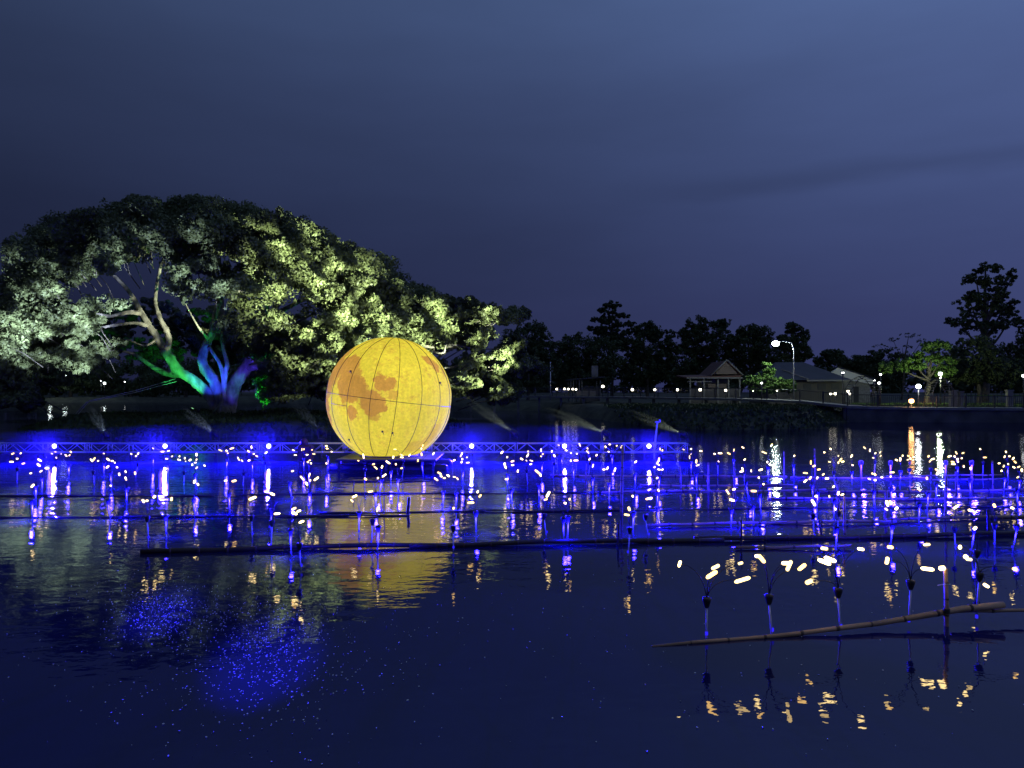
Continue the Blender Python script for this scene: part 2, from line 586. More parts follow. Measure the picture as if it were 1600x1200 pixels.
    # --- crown: an umbrella-shaped shell of leaf clumps
    tx = [-30, 0, 15, 40, 75, 125, 200, 228, 300, 400, 450, 500, 530, 590, 610, 650, 690, 720]
    ty = [600, 500, 440, 384, 350, 328, 312, 308, 308, 322, 338, 358, 380, 402, 432, 446, 466, 485]
    bx = [-30, 0, 60, 120, 180, 240, 330, 390, 430, 480, 540, 620, 720]
    by = [590, 575, 550, 560, 545, 505, 492, 520, 575, 600, 600, 585, 545]
    cen, rad = [], []
    for _ in range(1500):
        u = RNG.uniform(-28, 715)
        phi = math.acos(1 - 2 * RNG.uniform(0.0, 0.78))
        w = 15.5 * math.sqrt(max(0.03, 1 - ((u - 345) / 400) ** 2))
        t = math.sin(phi) ** 0.75 if phi < math.pi / 2 else 0.35 + 0.65 * math.sin(phi)
        k = 1 - abs(RNG.normal(0, 0.13))
        t = max(0.0, min(1, t * k + RNG.normal(0, 0.04)))
        d = D0 - math.cos(phi) * w * k
        zt = P(u, np.interp(u, tx, ty), D0).z
        zb = P(u, np.interp(u, bx, by) - 4, d if d < D0 else D0).z
        z = zb + t * (zt - zb)
        x = (u - CX) / F * (D0 + 0.25 * (d - D0))
        r = RNG.uniform(0.65, 1.55)
        sx_, sy_ = CX + x / d * F, HY - (z - CAMZ) / d * F      # keep the dome's outline
        if sy_ < np.interp(sx_, tx, ty) + r * 16 * RNG.uniform(0.1, 1.25) or sx_ < -10:
            continue
        if d < 57 and ((188 < sx_ < 262 and 452 < sy_ < 565) or (300 < sx_ < 355 and 482 < sy_ < 600) or (392 < sx_ < 442 and 492 < sy_ < 565)):
            continue
        cen.append((x, d, z))
        rad.append(r)
    # explicit branches of the right side and the drooping left one
    for (px, py, rx, ry, d, n) in ((740, 490, 34, 13, 52, 16), (775, 494, 26, 7, 51, 9), (715, 480, 28, 14, 53, 14), (690, 510, 24, 20, 53, 16),
                                   (757, 530, 20, 16, 51, 10), (765, 565, 42, 12, 51, 20), (805, 548, 22, 14, 52, 10), (830, 572, 20, 10, 52, 9),
                                   (745, 600, 50, 12, 51, 24), (782, 618, 24, 12, 50, 12), (20, 580, 34, 26, 50, 24), (22, 622, 36, 12, 49, 18),
                                   (720, 520, 40, 24, 55, 24), (600, 600, 60, 20, 54, 30), (500, 590, 60, 24, 52, 30), (450, 600, 30, 24, 51, 18),
                                   (70, 535, 55, 26, 49, 30), (125, 558, 38, 18, 49, 18), (30, 500, 30, 26, 49, 22), (170, 545, 26, 16, 52, 10), (100, 500, 60, 22, 48, 26),
                                   (250, 515, 150, 44, 73, 130), (420, 540, 120, 50, 71, 110), (60, 560, 90, 40, 70, 60), (400, 555, 10, 12, 54, 3),
                                   (440, 535, 26, 20, 52, 16), (470, 560, 40, 30, 50, 28), (435, 610, 20, 14, 52, 10), (540, 520, 50, 34, 50, 34),
                                   (645, 480, 50, 22, 52, 26), (560, 450, 50, 30, 52, 30), (650, 560, 50, 40, 56, 40), (803, 491, 7, 4, 51, 3)):
        for _ in range(n):
            a, q = RNG.uniform(0, 2 * math.pi), math.sqrt(RNG.uniform())
            p = P(px + rx * q * math.cos(a), py + ry * q * math.sin(a), d + RNG.normal(0, 1.2))
            cen.append(tuple(p))
            rad.append(RNG.uniform(0.5, 1.0))
    cen = np.array(cen) + np.array(loc)
    rad = np.array(rad)
    pos, nor, size = clump_leaves(cen, rad, 60, 0.122, 0.55, 8)
    mesh_obj("crown", leaf_mesh("crown", pos, nor, size, M["leaf"]), root)
    # twigs reaching from limbs into the clumps
    T = MB()
    for i in range(0, len(cen), 5):
        c = Vector(cen[i])
        inner = Vector((c.x * 0.86, c.y * 0.86, c.z * 0.86 - 0.6))
        mid = (c + inner) / 2 + Vector((RNG.normal(0, .3), RNG.normal(0, .3), 0.2))
        T.tube([inner, mid, c], [0.04, 0.03, 0.015], 4)
    T.obj("twigs", M["bark_dark"], root)["kind"] = "stuff"
    return root


big_tree()


def blob_tree(name, label, cat, blobs, d, base_px, base_py=None, leaf=0.25, mat="leaf_dark", dens=1.0, trunk_r=0.3, clump=1.1, group=None, per=16, tops=None):
    g = P(base_px, HY, d)
    gz = float(ground_z(np.array(g.x), np.array(d))) - 0.1
    if base_py is not None:
        gz = P(base_px, base_py, d).z
    base = Vector((g.x, d, gz))
    root = empty(name, label, cat, base, group)
    cen, rad, mids = [], [], []
    for (px, py, rx, ry) in blobs:
        Rx, Rz = rx / F * d, ry / F * d
        Ry = (Rx + Rz) / 2
        n = max(3, int(dens * 7.5 * (Rx * Rz) ** 0.8 / clump ** 1.7))
        c0 = P(px, py, d)
        mids.append(c0)
        for _ in range(n):
            v = RNG.normal(size=3)
            v *= RNG.uniform(0.2, 1.0) ** 0.4 / np.linalg.norm(v)
            cen.append((c0.x + v[0] * Rx, c0.y + v[1] * Ry, c0.z + v[2] * Rz))
            rad.append(clump * RNG.uniform(0.45, 1.0) * min(1, 0.3 + Rz / 1.6))
    cen = np.array(cen) - np.array(base)
    pos, nor, size = clump_leaves(cen, np.array(rad), per, leaf, 0.7, 6)
    mesh_obj("crown", leaf_mesh("crown", pos, nor, size, M[mat]), root)
    if trunk_r > 0:
        T = MB()
        top = max(mids, key=lambda p: p.z) - base
        limb(T, [(0, 0, -0.3), (top.x * 0.25 + 0.1, 0, top.z * 0.33), (top.x * 0.6 - 0.1, 0.1, top.z * 0.66), tuple(top)], trunk_r, trunk_r * 0.2, 7, 0.05)
        for p in mids:
            q = p - base
            s = Vector((top.x * 0.4, 0, min(q.z * 0.62, top.z * 0.6)))
            limb(T, [tuple(s), tuple((s + q) / 2 + Vector((0, 0, -0.15))), tuple(q)], trunk_r * 0.5, trunk_r * 0.12, 5)
        T.obj("trunk", M["bark_dark"], root)
    return root


G_FAR = "dark trees beyond the far bank"
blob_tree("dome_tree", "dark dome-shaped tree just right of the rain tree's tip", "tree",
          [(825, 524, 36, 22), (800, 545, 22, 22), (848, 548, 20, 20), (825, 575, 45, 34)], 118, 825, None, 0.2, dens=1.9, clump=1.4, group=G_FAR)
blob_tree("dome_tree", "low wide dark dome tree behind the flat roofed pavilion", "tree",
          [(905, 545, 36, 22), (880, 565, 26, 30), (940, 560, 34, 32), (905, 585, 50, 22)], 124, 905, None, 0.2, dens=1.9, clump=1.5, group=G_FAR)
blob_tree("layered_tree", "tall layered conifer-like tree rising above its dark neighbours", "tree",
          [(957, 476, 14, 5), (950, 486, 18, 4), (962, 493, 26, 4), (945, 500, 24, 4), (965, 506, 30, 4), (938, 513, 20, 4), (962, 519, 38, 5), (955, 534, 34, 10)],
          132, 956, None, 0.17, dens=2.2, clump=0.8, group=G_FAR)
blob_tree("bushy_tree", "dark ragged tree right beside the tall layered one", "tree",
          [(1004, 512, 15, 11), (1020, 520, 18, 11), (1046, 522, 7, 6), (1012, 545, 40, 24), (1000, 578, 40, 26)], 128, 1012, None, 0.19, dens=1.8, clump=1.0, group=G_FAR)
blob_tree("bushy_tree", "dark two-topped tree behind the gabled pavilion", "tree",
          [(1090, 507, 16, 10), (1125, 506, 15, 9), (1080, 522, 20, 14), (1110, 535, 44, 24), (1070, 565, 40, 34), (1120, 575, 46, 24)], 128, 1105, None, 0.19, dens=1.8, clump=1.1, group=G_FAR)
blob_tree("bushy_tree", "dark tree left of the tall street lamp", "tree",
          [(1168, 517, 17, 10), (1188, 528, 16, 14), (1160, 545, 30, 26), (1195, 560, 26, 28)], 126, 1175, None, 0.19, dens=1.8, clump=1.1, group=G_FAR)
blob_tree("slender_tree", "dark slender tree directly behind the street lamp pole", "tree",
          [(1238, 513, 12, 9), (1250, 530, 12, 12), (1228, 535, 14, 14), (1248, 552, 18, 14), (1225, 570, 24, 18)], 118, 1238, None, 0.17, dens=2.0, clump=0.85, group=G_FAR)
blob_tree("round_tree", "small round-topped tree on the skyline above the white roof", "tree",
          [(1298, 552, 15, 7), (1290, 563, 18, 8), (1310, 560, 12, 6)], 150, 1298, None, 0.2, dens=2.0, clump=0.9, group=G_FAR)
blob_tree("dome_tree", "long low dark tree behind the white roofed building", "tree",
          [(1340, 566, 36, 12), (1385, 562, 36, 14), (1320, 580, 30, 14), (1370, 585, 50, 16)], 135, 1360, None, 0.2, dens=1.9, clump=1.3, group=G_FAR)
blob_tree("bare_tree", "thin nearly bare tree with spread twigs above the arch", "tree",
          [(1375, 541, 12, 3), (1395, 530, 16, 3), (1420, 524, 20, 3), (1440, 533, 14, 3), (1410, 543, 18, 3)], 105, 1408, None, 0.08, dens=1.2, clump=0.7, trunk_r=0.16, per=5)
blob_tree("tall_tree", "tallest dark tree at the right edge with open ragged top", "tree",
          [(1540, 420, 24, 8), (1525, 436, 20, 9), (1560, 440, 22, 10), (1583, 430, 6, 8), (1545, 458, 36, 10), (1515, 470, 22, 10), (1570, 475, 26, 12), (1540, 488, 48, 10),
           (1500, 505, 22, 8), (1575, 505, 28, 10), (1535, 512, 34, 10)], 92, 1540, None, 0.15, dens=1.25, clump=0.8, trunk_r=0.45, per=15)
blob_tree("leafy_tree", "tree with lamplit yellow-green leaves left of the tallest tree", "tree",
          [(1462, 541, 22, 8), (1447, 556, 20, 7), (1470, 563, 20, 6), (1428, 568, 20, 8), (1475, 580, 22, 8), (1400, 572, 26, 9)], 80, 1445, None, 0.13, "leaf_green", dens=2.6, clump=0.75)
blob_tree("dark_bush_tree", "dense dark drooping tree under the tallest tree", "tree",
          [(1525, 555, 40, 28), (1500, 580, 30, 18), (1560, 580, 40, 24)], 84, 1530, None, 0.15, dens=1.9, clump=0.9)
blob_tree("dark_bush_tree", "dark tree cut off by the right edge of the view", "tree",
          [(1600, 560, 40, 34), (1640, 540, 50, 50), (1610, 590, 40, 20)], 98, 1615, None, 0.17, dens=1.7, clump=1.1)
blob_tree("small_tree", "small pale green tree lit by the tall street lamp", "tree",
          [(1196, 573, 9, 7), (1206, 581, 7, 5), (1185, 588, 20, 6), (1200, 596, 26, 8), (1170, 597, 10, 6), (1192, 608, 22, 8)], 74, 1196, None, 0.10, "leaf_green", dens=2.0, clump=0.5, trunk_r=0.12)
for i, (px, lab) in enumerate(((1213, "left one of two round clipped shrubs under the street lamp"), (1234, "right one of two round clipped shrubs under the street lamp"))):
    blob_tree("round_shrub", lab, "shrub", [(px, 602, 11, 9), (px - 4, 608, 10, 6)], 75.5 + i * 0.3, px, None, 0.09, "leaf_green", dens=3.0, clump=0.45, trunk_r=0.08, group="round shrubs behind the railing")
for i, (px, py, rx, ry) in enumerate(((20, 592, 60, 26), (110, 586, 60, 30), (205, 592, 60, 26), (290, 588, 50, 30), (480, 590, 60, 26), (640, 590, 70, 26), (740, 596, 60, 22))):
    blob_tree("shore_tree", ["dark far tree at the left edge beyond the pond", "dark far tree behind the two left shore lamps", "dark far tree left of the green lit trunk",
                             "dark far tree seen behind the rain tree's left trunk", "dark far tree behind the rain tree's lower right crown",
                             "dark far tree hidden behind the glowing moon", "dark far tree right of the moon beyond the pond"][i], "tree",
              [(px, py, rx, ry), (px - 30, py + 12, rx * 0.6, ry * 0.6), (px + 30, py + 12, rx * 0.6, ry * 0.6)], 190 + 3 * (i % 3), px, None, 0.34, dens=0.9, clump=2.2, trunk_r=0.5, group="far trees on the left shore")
blob_tree("green_shrub", "slim shrub lit bright green right of the trunks", "shrub",
          [(409, 612, 6, 14), (402, 596, 5, 8), (418, 620, 5, 8), (412, 590, 4, 6)], 55, 410, 640, 0.10, "leaf_green", dens=3.2, clump=0.4, trunk_r=0.08)
# far wood that closes the skyline
cen = np.stack([np.linspace(-230, 230, 260), 245 + RNG.normal(0, 6, 260), 6.5 + RNG.normal(0, 2.2, 260)], -1)
pos, nor, size = clump_leaves(cen, RNG.uniform(3.5, 6.0, 260), 60, 0.6, 1.1, 8)
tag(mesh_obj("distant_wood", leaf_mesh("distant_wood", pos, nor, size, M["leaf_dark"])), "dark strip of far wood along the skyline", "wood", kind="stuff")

# rough grass on the island and on the spit before the boardwalk
gx, gy = RNG.uniform(-37, -1, 16000), RNG.uniform(39, 76, 16000)
hx, hy = RNG.uniform(9, 46, 14000), RNG.uniform(47, 72, 14000)
gx, gy = np.concatenate([gx, hx]), np.concatenate([gy, hy])
gz = ground_z(gx, gy)
k = gz > -0.05
gx, gy, gz = gx[k], gy[k], gz[k]
gp = np.stack([gx, gy, gz + 0.10], -1)
gn = RNG.normal(size=gp.shape) * np.array([1, 1, 0.15])
tag(mesh_obj("grass", leaf_mesh("grass", gp, gn, RNG.uniform(0.1, 0.28, len(gp)), M["grass"])), "rough dark grass on the island and the far bank", "grass", kind="stuff")


# ------------------------------------------------------------------ lamps as light
def lamp_light(kind, loc, power, col, parent=None, size=0.05, target=None, angle=60, blend=0.5, name="lamp_light", beam_noise=0):
    ld = bpy.data.lights.new(name, kind)
    ld.energy = power
    ld.color = col
    ld.shadow_soft_size = size
    if kind == "SPOT":
        ld.spot_size = math.radians(angle)
        ld.spot_blend = blend
    if beam_noise:
        # noise added across the beam for patchy light: blotches of light and dark
        ld.use_nodes = True
        n, l = ld.node_tree.nodes, ld.node_tree.links
        em = next(q for q in n if q.type == "EMISSION")
        tc = N(n, "ShaderNodeTexCoord")
        no = N(n, "ShaderNodeTexNoise")
        no.inputs["Scale"].default_value = beam_noise
        no.inputs["Detail"].default_value = 3
        l.new(tc.outputs["Normal"], no.inputs[0])
        mr = N(n, "ShaderNodeMapRange", interpolation_type="SMOOTHSTEP")
        mr.inputs["From Min"].default_value, mr.inputs["From Max"].default_value = 0.47, 0.57
        mr.inputs["To Min"].default_value, mr.inputs["To Max"].default_value = 0.03, 1.9
        l.new(no.outputs[0], mr.inputs[0])
        l.new(mr.outputs[0], em.inputs[1])
    o = bpy.data.objects.new(name, ld)
    COL.objects.link(o)
    loc = Vector(loc)
    if target is not None:
        o.rotation_euler = (Vector(target) - loc).to_track_quat("-Z", "Y").to_euler()
    if parent is not None:
        o.parent = parent
        loc = loc - Vector(parent.location)
    o.location = loc
    return o


# ------------------------------------------------------------------ glowing moon
def moon_mat():
    m, n, l, out = new_mat("moon_fabric")
    tc = N(n, "ShaderNodeTexCoord")
    nz = N(n, "ShaderNodeTexNoise")
    nz.inputs["Scale"].default_value = 2.2
    nz.inputs["Detail"].default_value = 5
    nz.inputs["Roughness"].default_value = 0.62
    l.new(tc.outputs["Object"], nz.inputs[0])
    sub = N(n, "ShaderNodeVectorMath", operation="SUBTRACT")
    l.new(nz.outputs["Color"], sub.inputs[0])
    sub.inputs[1].default_value = (0.5, 0.5, 0.5)
    ma = N(n, "ShaderNodeVectorMath", operation="MULTIPLY_ADD")
    l.new(sub.outputs[0], ma.inputs[0])
    ma.inputs[1].default_value = (0.55, 0.55, 0.55)
    l.new(tc.outputs["Object"], ma.inputs[2])
    nf = N(n, "ShaderNodeTexNoise")
    nf.inputs["Scale"].default_value = 7.0
    nf.inputs["Detail"].default_value = 4
    nf.inputs["Roughness"].default_value = 0.7
    l.new(tc.outputs["Object"], nf.inputs[0])
    sf = N(n, "ShaderNodeVectorMath", operation="SUBTRACT")
    l.new(nf.outputs["Color"], sf.inputs[0])
    sf.inputs[1].default_value = (0.5, 0.5, 0.5)
    mf = N(n, "ShaderNodeVectorMath", operation="MULTIPLY_ADD")
    l.new(sf.outputs[0], mf.inputs[0])
    mf.inputs[1].default_value = (0.30, 0.30, 0.30)
    l.new(ma.outputs[0], mf.inputs[2])
    ma = mf
    prev = None
    R = MOON_R
    for (zx, zy, rr, wgt) in ((335, 315, 92, 1), (240, 355, 62, 1), (205, 320, 85, 1), (160, 425, 60, 1), (135, 520, 55, .9), (270, 215, 70, .9), (370, 505, 100, 1), (445, 490, 66, 1), (112, 480, 65, 1),
                              (210, 440, 40, .8), (640, 462, 52, 1), (690, 466, 48, 1), (550, 625, 86, 1), (615, 640, 56, 1), (395, 715, 42, 1), (112, 650, 52, 1), (130, 765, 48, 1),
                              (1000, 270, 50, 1), (1050, 320, 40, 1), (1110, 370, 34, .8), (325, 600, 34, .9), (570, 735, 36, .7), (735, 565, 26, .7), (400, 400, 60, .9),
                              (150, 380, 45, .8), (990, 960, 70, .55), (1050, 870, 60, .5), (880, 1010, 60, .5), (310, 470, 70, 1)):
        dx, dz = (zx - 617) / 553, -(zy - 607) / 553
        q = dx * dx + dz * dz
        if q > 0.97:
            s = math.sqrt(0.97 / q)
            dx, dz = dx * s, dz * s
            q = 0.97
        p = Vector((dx, -math.sqrt(1 - q), dz)) * R
        di = N(n, "ShaderNodeVectorMath", operation="DISTANCE")
        l.new(ma.outputs[0], di.inputs[0])
        di.inputs[1].default_value = p
        mr = N(n, "ShaderNodeMapRange", interpolation_type="SMOOTHSTEP")
        r = rr / 553 * R * 1.03 + 0.04
        mr.inputs["From Min"].default_value, mr.inputs["From Max"].default_value = r * 0.98, r * 1.25
        mr.inputs["To Min"].default_value, mr.inputs["To Max"].default_value = wgt, 0
        l.new(di.outputs["Value"], mr.inputs[0])
        if prev is None:
            prev = mr
        else:
            mx = N(n, "ShaderNodeMath", operation="MAXIMUM")
            l.new(prev.outputs[0], mx.inputs[0])
            l.new(mr.outputs[0], mx.inputs[1])
            prev = mx
    # small craters and mottling
    n2 = N(n, "ShaderNodeTexNoise")
    n2.inputs["Scale"].default_value = 6.5
    n2.inputs["Detail"].default_value = 6
    n2.inputs["Roughness"].default_value = 0.7
    l.new(tc.outputs["Object"], n2.inputs[0])
    m2 = N(n, "ShaderNodeMapRange")
    m2.inputs["From Min"].default_value, m2.inputs["From Max"].default_value = 0.47, 0.66
    m2.inputs["To Max"].default_value = 0.75
    l.new(n2.outputs[0], m2.inputs[0])
    n3 = N(n, "ShaderNodeTexNoise")
    n3.inputs["Scale"].default_value = 1.1
    n3.inputs["Detail"].default_value = 2
    l.new(tc.outputs["Object"], n3.inputs[0])
    m3 = N(n, "ShaderNodeMapRange")
    m3.inputs["From Min"].default_value, m3.inputs["From Max"].default_value = 0.4, 0.62
    l.new(n3.outputs[0], m3.inputs[0])
    m23 = N(n, "ShaderNodeMath", operation="MULTIPLY")
    l.new(m2.outputs[0], m23.inputs[0])
    l.new(m3.outputs[0], m23.inputs[1])
    mx = N(n, "ShaderNodeMath", operation="MAXIMUM")
    l.new(prev.outputs[0], mx.inputs[0])
    l.new(m23.outputs[0], mx.inputs[1])
    mix = N(n, "ShaderNodeMix", data_type="RGBA")
    l.new(mx.outputs[0], mix.inputs[0])
    mix.inputs[6].default_value = (0.88, 0.72, 0.055, 1)
    mix.inputs[7].default_value = (0.60, 0.31, 0.05, 1)
    # cloth thickness variation
    n4 = N(n, "ShaderNodeTexNoise")
    n4.inputs["Scale"].default_value = 14
    n4.inputs["Detail"].default_value = 4
    l.new(tc.outputs["Object"], n4.inputs[0])
    m4 = N(n, "ShaderNodeMapRange")
    m4.inputs["To Min"].default_value, m4.inputs["To Max"].default_value = 0.66, 1.18
    l.new(n4.outputs[0], m4.inputs[0])
    # uneven inner light and shaded upright folds painted into the emission strength
    n5 = N(n, "ShaderNodeTexNoise")
    n5.inputs["Scale"].default_value = 0.55
    l.new(tc.outputs["Object"], n5.inputs[0])
    m5 = N(n, "ShaderNodeMapRange")
    m5.inputs["From Min"].default_value, m5.inputs["From Max"].default_value = 0.35, 0.65
    m5.inputs["To Min"].default_value, m5.inputs["To Max"].default_value = 0.90, 1.14
    l.new(n5.outputs[0], m5.inputs[0])
    mp6 = N(n, "ShaderNodeMapping")
    mp6.inputs["Scale"].default_value = (5.0, 5.0, 0.7)
    mp6.inputs["Rotation"].default_value = (0, -0.12, 0)
    l.new(tc.outputs["Object"], mp6.inputs[0])
    n6 = N(n, "ShaderNodeTexNoise")
    n6.inputs["Scale"].default_value = 2.0
    n6.inputs["Detail"].default_value = 2
    l.new(mp6.outputs[0], n6.inputs[0])
    m6 = N(n, "ShaderNodeMapRange")
    m6.inputs["From Min"].default_value, m6.inputs["From Max"].default_value = 0.35, 0.65
    m6.inputs["To Min"].default_value, m6.inputs["To Max"].default_value = 0.93, 1.05
    l.new(n6.outputs[0], m6.inputs[0])
    m56 = N(n, "ShaderNodeMath", operation="MULTIPLY")
    l.new(m5.outputs[0], m56.inputs[0])
    l.new(m6.outputs[0], m56.inputs[1])
    m456 = N(n, "ShaderNodeMath", operation="MULTIPLY")
    l.new(m56.outputs[0], m456.inputs[0])
    l.new(m4.outputs[0], m456.inputs[1])
    em = N(n, "ShaderNodeEmission")
    l.new(mix.outputs[2], em.inputs[0])
    l.new(m456.outputs[0], em.inputs[1])
    df = N(n, "ShaderNodeBsdfDiffuse")
    df.inputs[0].default_value = (0.03, 0.025, 0.01, 1)
    ad = N(n, "ShaderNodeAddShader")
    l.new(em.outputs[0], ad.inputs[0])
    l.new(df.outputs[0], ad.inputs[1])
    l.new(ad.outputs[0], out.inputs[0])
    return m


MOON_D = 25.6
MOON_R = 97.0 / F * MOON_D
MOON_C = P(608.5, 623.5, MOON_D)
MOON_CUT = -86.0 / 97.0
M["moon"] = moon_mat()
M["seam"] = surf("seam_tape", (0.045, 0.03, 0.012), 0.7, var=0.2, scale=9)


def build_moon():
    root = empty("moon_balloon", "big glowing yellow inflatable moon standing on a raft", "inflatable moon", MOON_C)
    tilt = Matrix.Rotation(math.radians(7), 3, "Y")
    R, G = MOON_R, 16
    off = math.radians(-6.9)

    def pt(lam, phi, r):
        # lam measured from the side that faces the camera
        v = Vector((math.sin(lam) * math.cos(phi), -math.cos(lam) * math.cos(phi), math.sin(phi)))
        v = tilt @ v
        if v.z < MOON_CUT:
            s = math.sqrt(max(1e-6, (1 - MOON_CUT ** 2) / max(1e-6, 1 - v.z ** 2)))
            v = Vector((v.x * s, v.y * s, MOON_CUT)) if v.z > -0.9999 else Vector((0, 0, MOON_CUT))
            k = math.sqrt(max(0.0, 1 - abs(v.z))) 
        return v * r

    na, nb = 6, 16
    for g in range(G):
        l0 = off + g * 2 * math.pi / G
        l1 = l0 + 2 * math.pi / G
        for half in (0, 1):
            mb = MB()
            vs, fs = [], []
            for j in range(nb + 1):
                phi = (j / nb) * math.radians(89.5) * (1 if half else -1)
                for i in range(na + 1):
                    t = i / na
                    puff = (1 - (2 * t - 1) ** 4) * min(1, (j / nb) * 8) * (1 - (j / nb) ** 6)
                    vs.append(pt(l0 + (l1 - l0) * t, phi, R * (0.988 + 0.012 * puff)))
            for j in range(nb):
                for i in range(na):
                    a = j * (na + 1) + i
                    f = (a, a + 1, a + na + 2, a + na + 1)
                    fs.append(f if half else f[::-1])
            mb.add(vs, fs, True)
            mb.obj("fabric_panel", M["moon"], root)
    for g in range(G):
        lam = off + g * 2 * math.pi / G
        mb = MB()
        mb.tube([pt(lam, math.radians(a), R * 0.991) for a in range(-64, 89, 4)], 0.009, 5)
        mb.obj("seam", M["seam"], root)
    mb = MB()
    mb.tube([pt(2 * math.pi * k / 64, 0.0, R * 0.991) for k in range(65)], 0.009, 5)
    mb.obj("seam", M["seam"], root)
    mb = MB()
    mb.tube([pt(off - math.radians(45 - k * 4.5), math.radians(-9), R * 0.999) for k in range(6)], 0.008, 5)
    mb.obj("seam", M["seam"], root)
    # tie-down loops
    for (zx, zy) in ((368, 372), (1090, 465), (332, 945), (640, 870), (720, 882)):
        dx, dz = (zx - 617) / 553, -(zy - 607) / 553
        p = Vector((dx, -math.sqrt(max(0.02, 1 - dx * dx - dz * dz)), dz)) * R * 1.004
        mb = MB()
        mb.ball(p, 0.035, 7, 4)
        mb.tube([p, p + Vector((0.05, -0.03, -0.09))], 0.01, 4)
        mb.obj("tie_loop", M["black"], root)
    # base hoop where the cloth is laced to the raft
    rr = R * math.sqrt(1 - MOON_CUT ** 2)
    mb = MB()
    mb.tube([Vector((rr * math.cos(a), rr * math.sin(a), R * MOON_CUT - 0.02)) for a in np.linspace(0, 2 * math.pi, 33)], 0.03, 6, False)
    mb.obj("base_hoop", M["steel"], root)


build_moon()
RZ = MOON_C.z + MOON_R * MOON_CUT - 0.06
raft = empty("moon_raft", "dark steel raft carrying the glowing moon", "raft", (MOON_C.x, MOON_D, 0))
mb = MB()
mb.box((-1.55, -1.35, RZ - 0.07), (1.75, 1.35, RZ), bev=0.015)
mb.obj("deck", M["steel"], raft)
for sx, sy in ((-1.45, -1.25), (1.65, -1.25), (-1.45, 1.25), (1.65, 1.25), (0.1, -1.25), (0.1, 1.25)):
    mb = MB()
    mb.box((sx - 0.035, sy - 0.035, -0.15), (sx + 0.035, sy + 0.035, RZ - 0.07))
    mb.obj("leg", M["steel"], raft)
for sy in (-0.9, 0.9):
    mb = MB()
    mb.tube([(-1.9, sy, 0.02), (-1.8, sy, 0.02), (2.0, sy, 0.02), (2.1, sy, 0.02)], [0.1, 0.17, 0.17, 0.1], 10)
    mb.obj("float", M["black"], raft)

# ------------------------------------------------------------------ truss
TD = 28.0
TZ0, TZ1 = 0.30, 0.635
SEC = 3.26


def truss_parts():
    ch = MB()
    ch.tube([(0, 0, 0), (SEC - 0.03, 0, 0)], 0.026, 6)
    dz = TZ1 - TZ0
    step = SEC / 8
    up, dn, vt, cx = MB(), MB(), MB(), MB()
    up.tube([(0, 0, 0.0), (step, 0, dz)], 0.011, 4)
    dn.tube([(0, 0, dz), (step, 0, 0)], 0.011, 4)
    vt.tube([(0, 0, 0), (0, 0, dz)], 0.017, 5)
    cx.tube([(0, 0, 0), (0, 0.3, 0)], 0.013, 5)
    return [q.mesh(nm) for q, nm in ((ch, "chord"), (up, "brace"), (dn, "brace"), (vt, "upright"), (cx, "cross_bar"))]


TMESH = truss_parts()
for me in TMESH:
    me.materials.append(M["metal"])
ORD = ["first", "second", "third", "fourth", "fifth", "sixth", "seventh", "eighth", "ninth", "tenth", "eleventh", "twelfth", "thirteenth", "fourteenth",
       "fifteenth", "sixteenth", "seventeenth", "eighteenth", "nineteenth", "twentieth"]
for s in range(9):
    x1 = 6.68 - (8 - s) * SEC
    x0 = x1 - SEC
    if x1 < -20.5:
        continue
    t = empty("truss_section", "aluminium lattice truss section over the water, %s from its right-hand end" % (["first", "second", "third", "fourth", "fifth", "sixth", "seventh", "eighth", "ninth"][8 - s]),
              "truss", (x0, TD, 0), "lattice truss sections behind the moon")
    for yy in (0, 0.3):
        for zz in (TZ0, TZ1):
            mesh_obj("chord", TMESH[0], t, loc=(0.015, yy, zz))
        for k in range(8):
            mesh_obj("brace", TMESH[1 if (k + s) % 2 else 2], t, loc=(k * SEC / 8, yy, TZ0))
            if s % 3 == 0 and yy == 0:
                mesh_obj("brace", TMESH[2 if (k + s) % 2 else 1], t, loc=(k * SEC / 8, yy + 0.014, TZ0))
        for k in (0, 4, 8) if s % 2 else (0, 2, 4, 6, 8):
            mesh_obj("upright", TMESH[3], t, loc=(0.04 + k * (SEC - 0.08) / 8, yy, TZ0))
    for k in range(0, 9, 2):
        for zz in (TZ0, TZ1):
            mesh_obj("cross_bar", TMESH[4], t, loc=(0.05 + k * (SEC - 0.1) / 8, 0, zz))
    mb = MB()
    mb.tube([(SEC * 0.5, 0.15, -1.2), (SEC * 0.5, 0.15, TZ0 + 0.02)], 0.03, 6)
    mb.obj("stand_post", M["steel"], t)

# white leaning post and a bracket at its top, behind the truss end
wp = empty("leaning_post", "white leaning post with small bracket behind the truss end", "post", P(1022, 705, 28.5))
a, b = Vector((0, 0, -1.3)), P(1027, 660, 28.5) - wp.location
mb = MB()
mb.tube([a, Vector((0, 0, 0)), b], 0.035, 7)
mb.obj("pole", M["white_tube"], wp)
mb = MB()
mb.box((-0.10, -0.03, b.z), (0.12, 0.03, b.z + 0.04))
mb.box((0.06, -0.03, b.z + 0.04), (0.12, 0.03, b.z + 0.12))
mb.obj("bracket", M["metal"], wp, loc=(b.x, 0, 0))


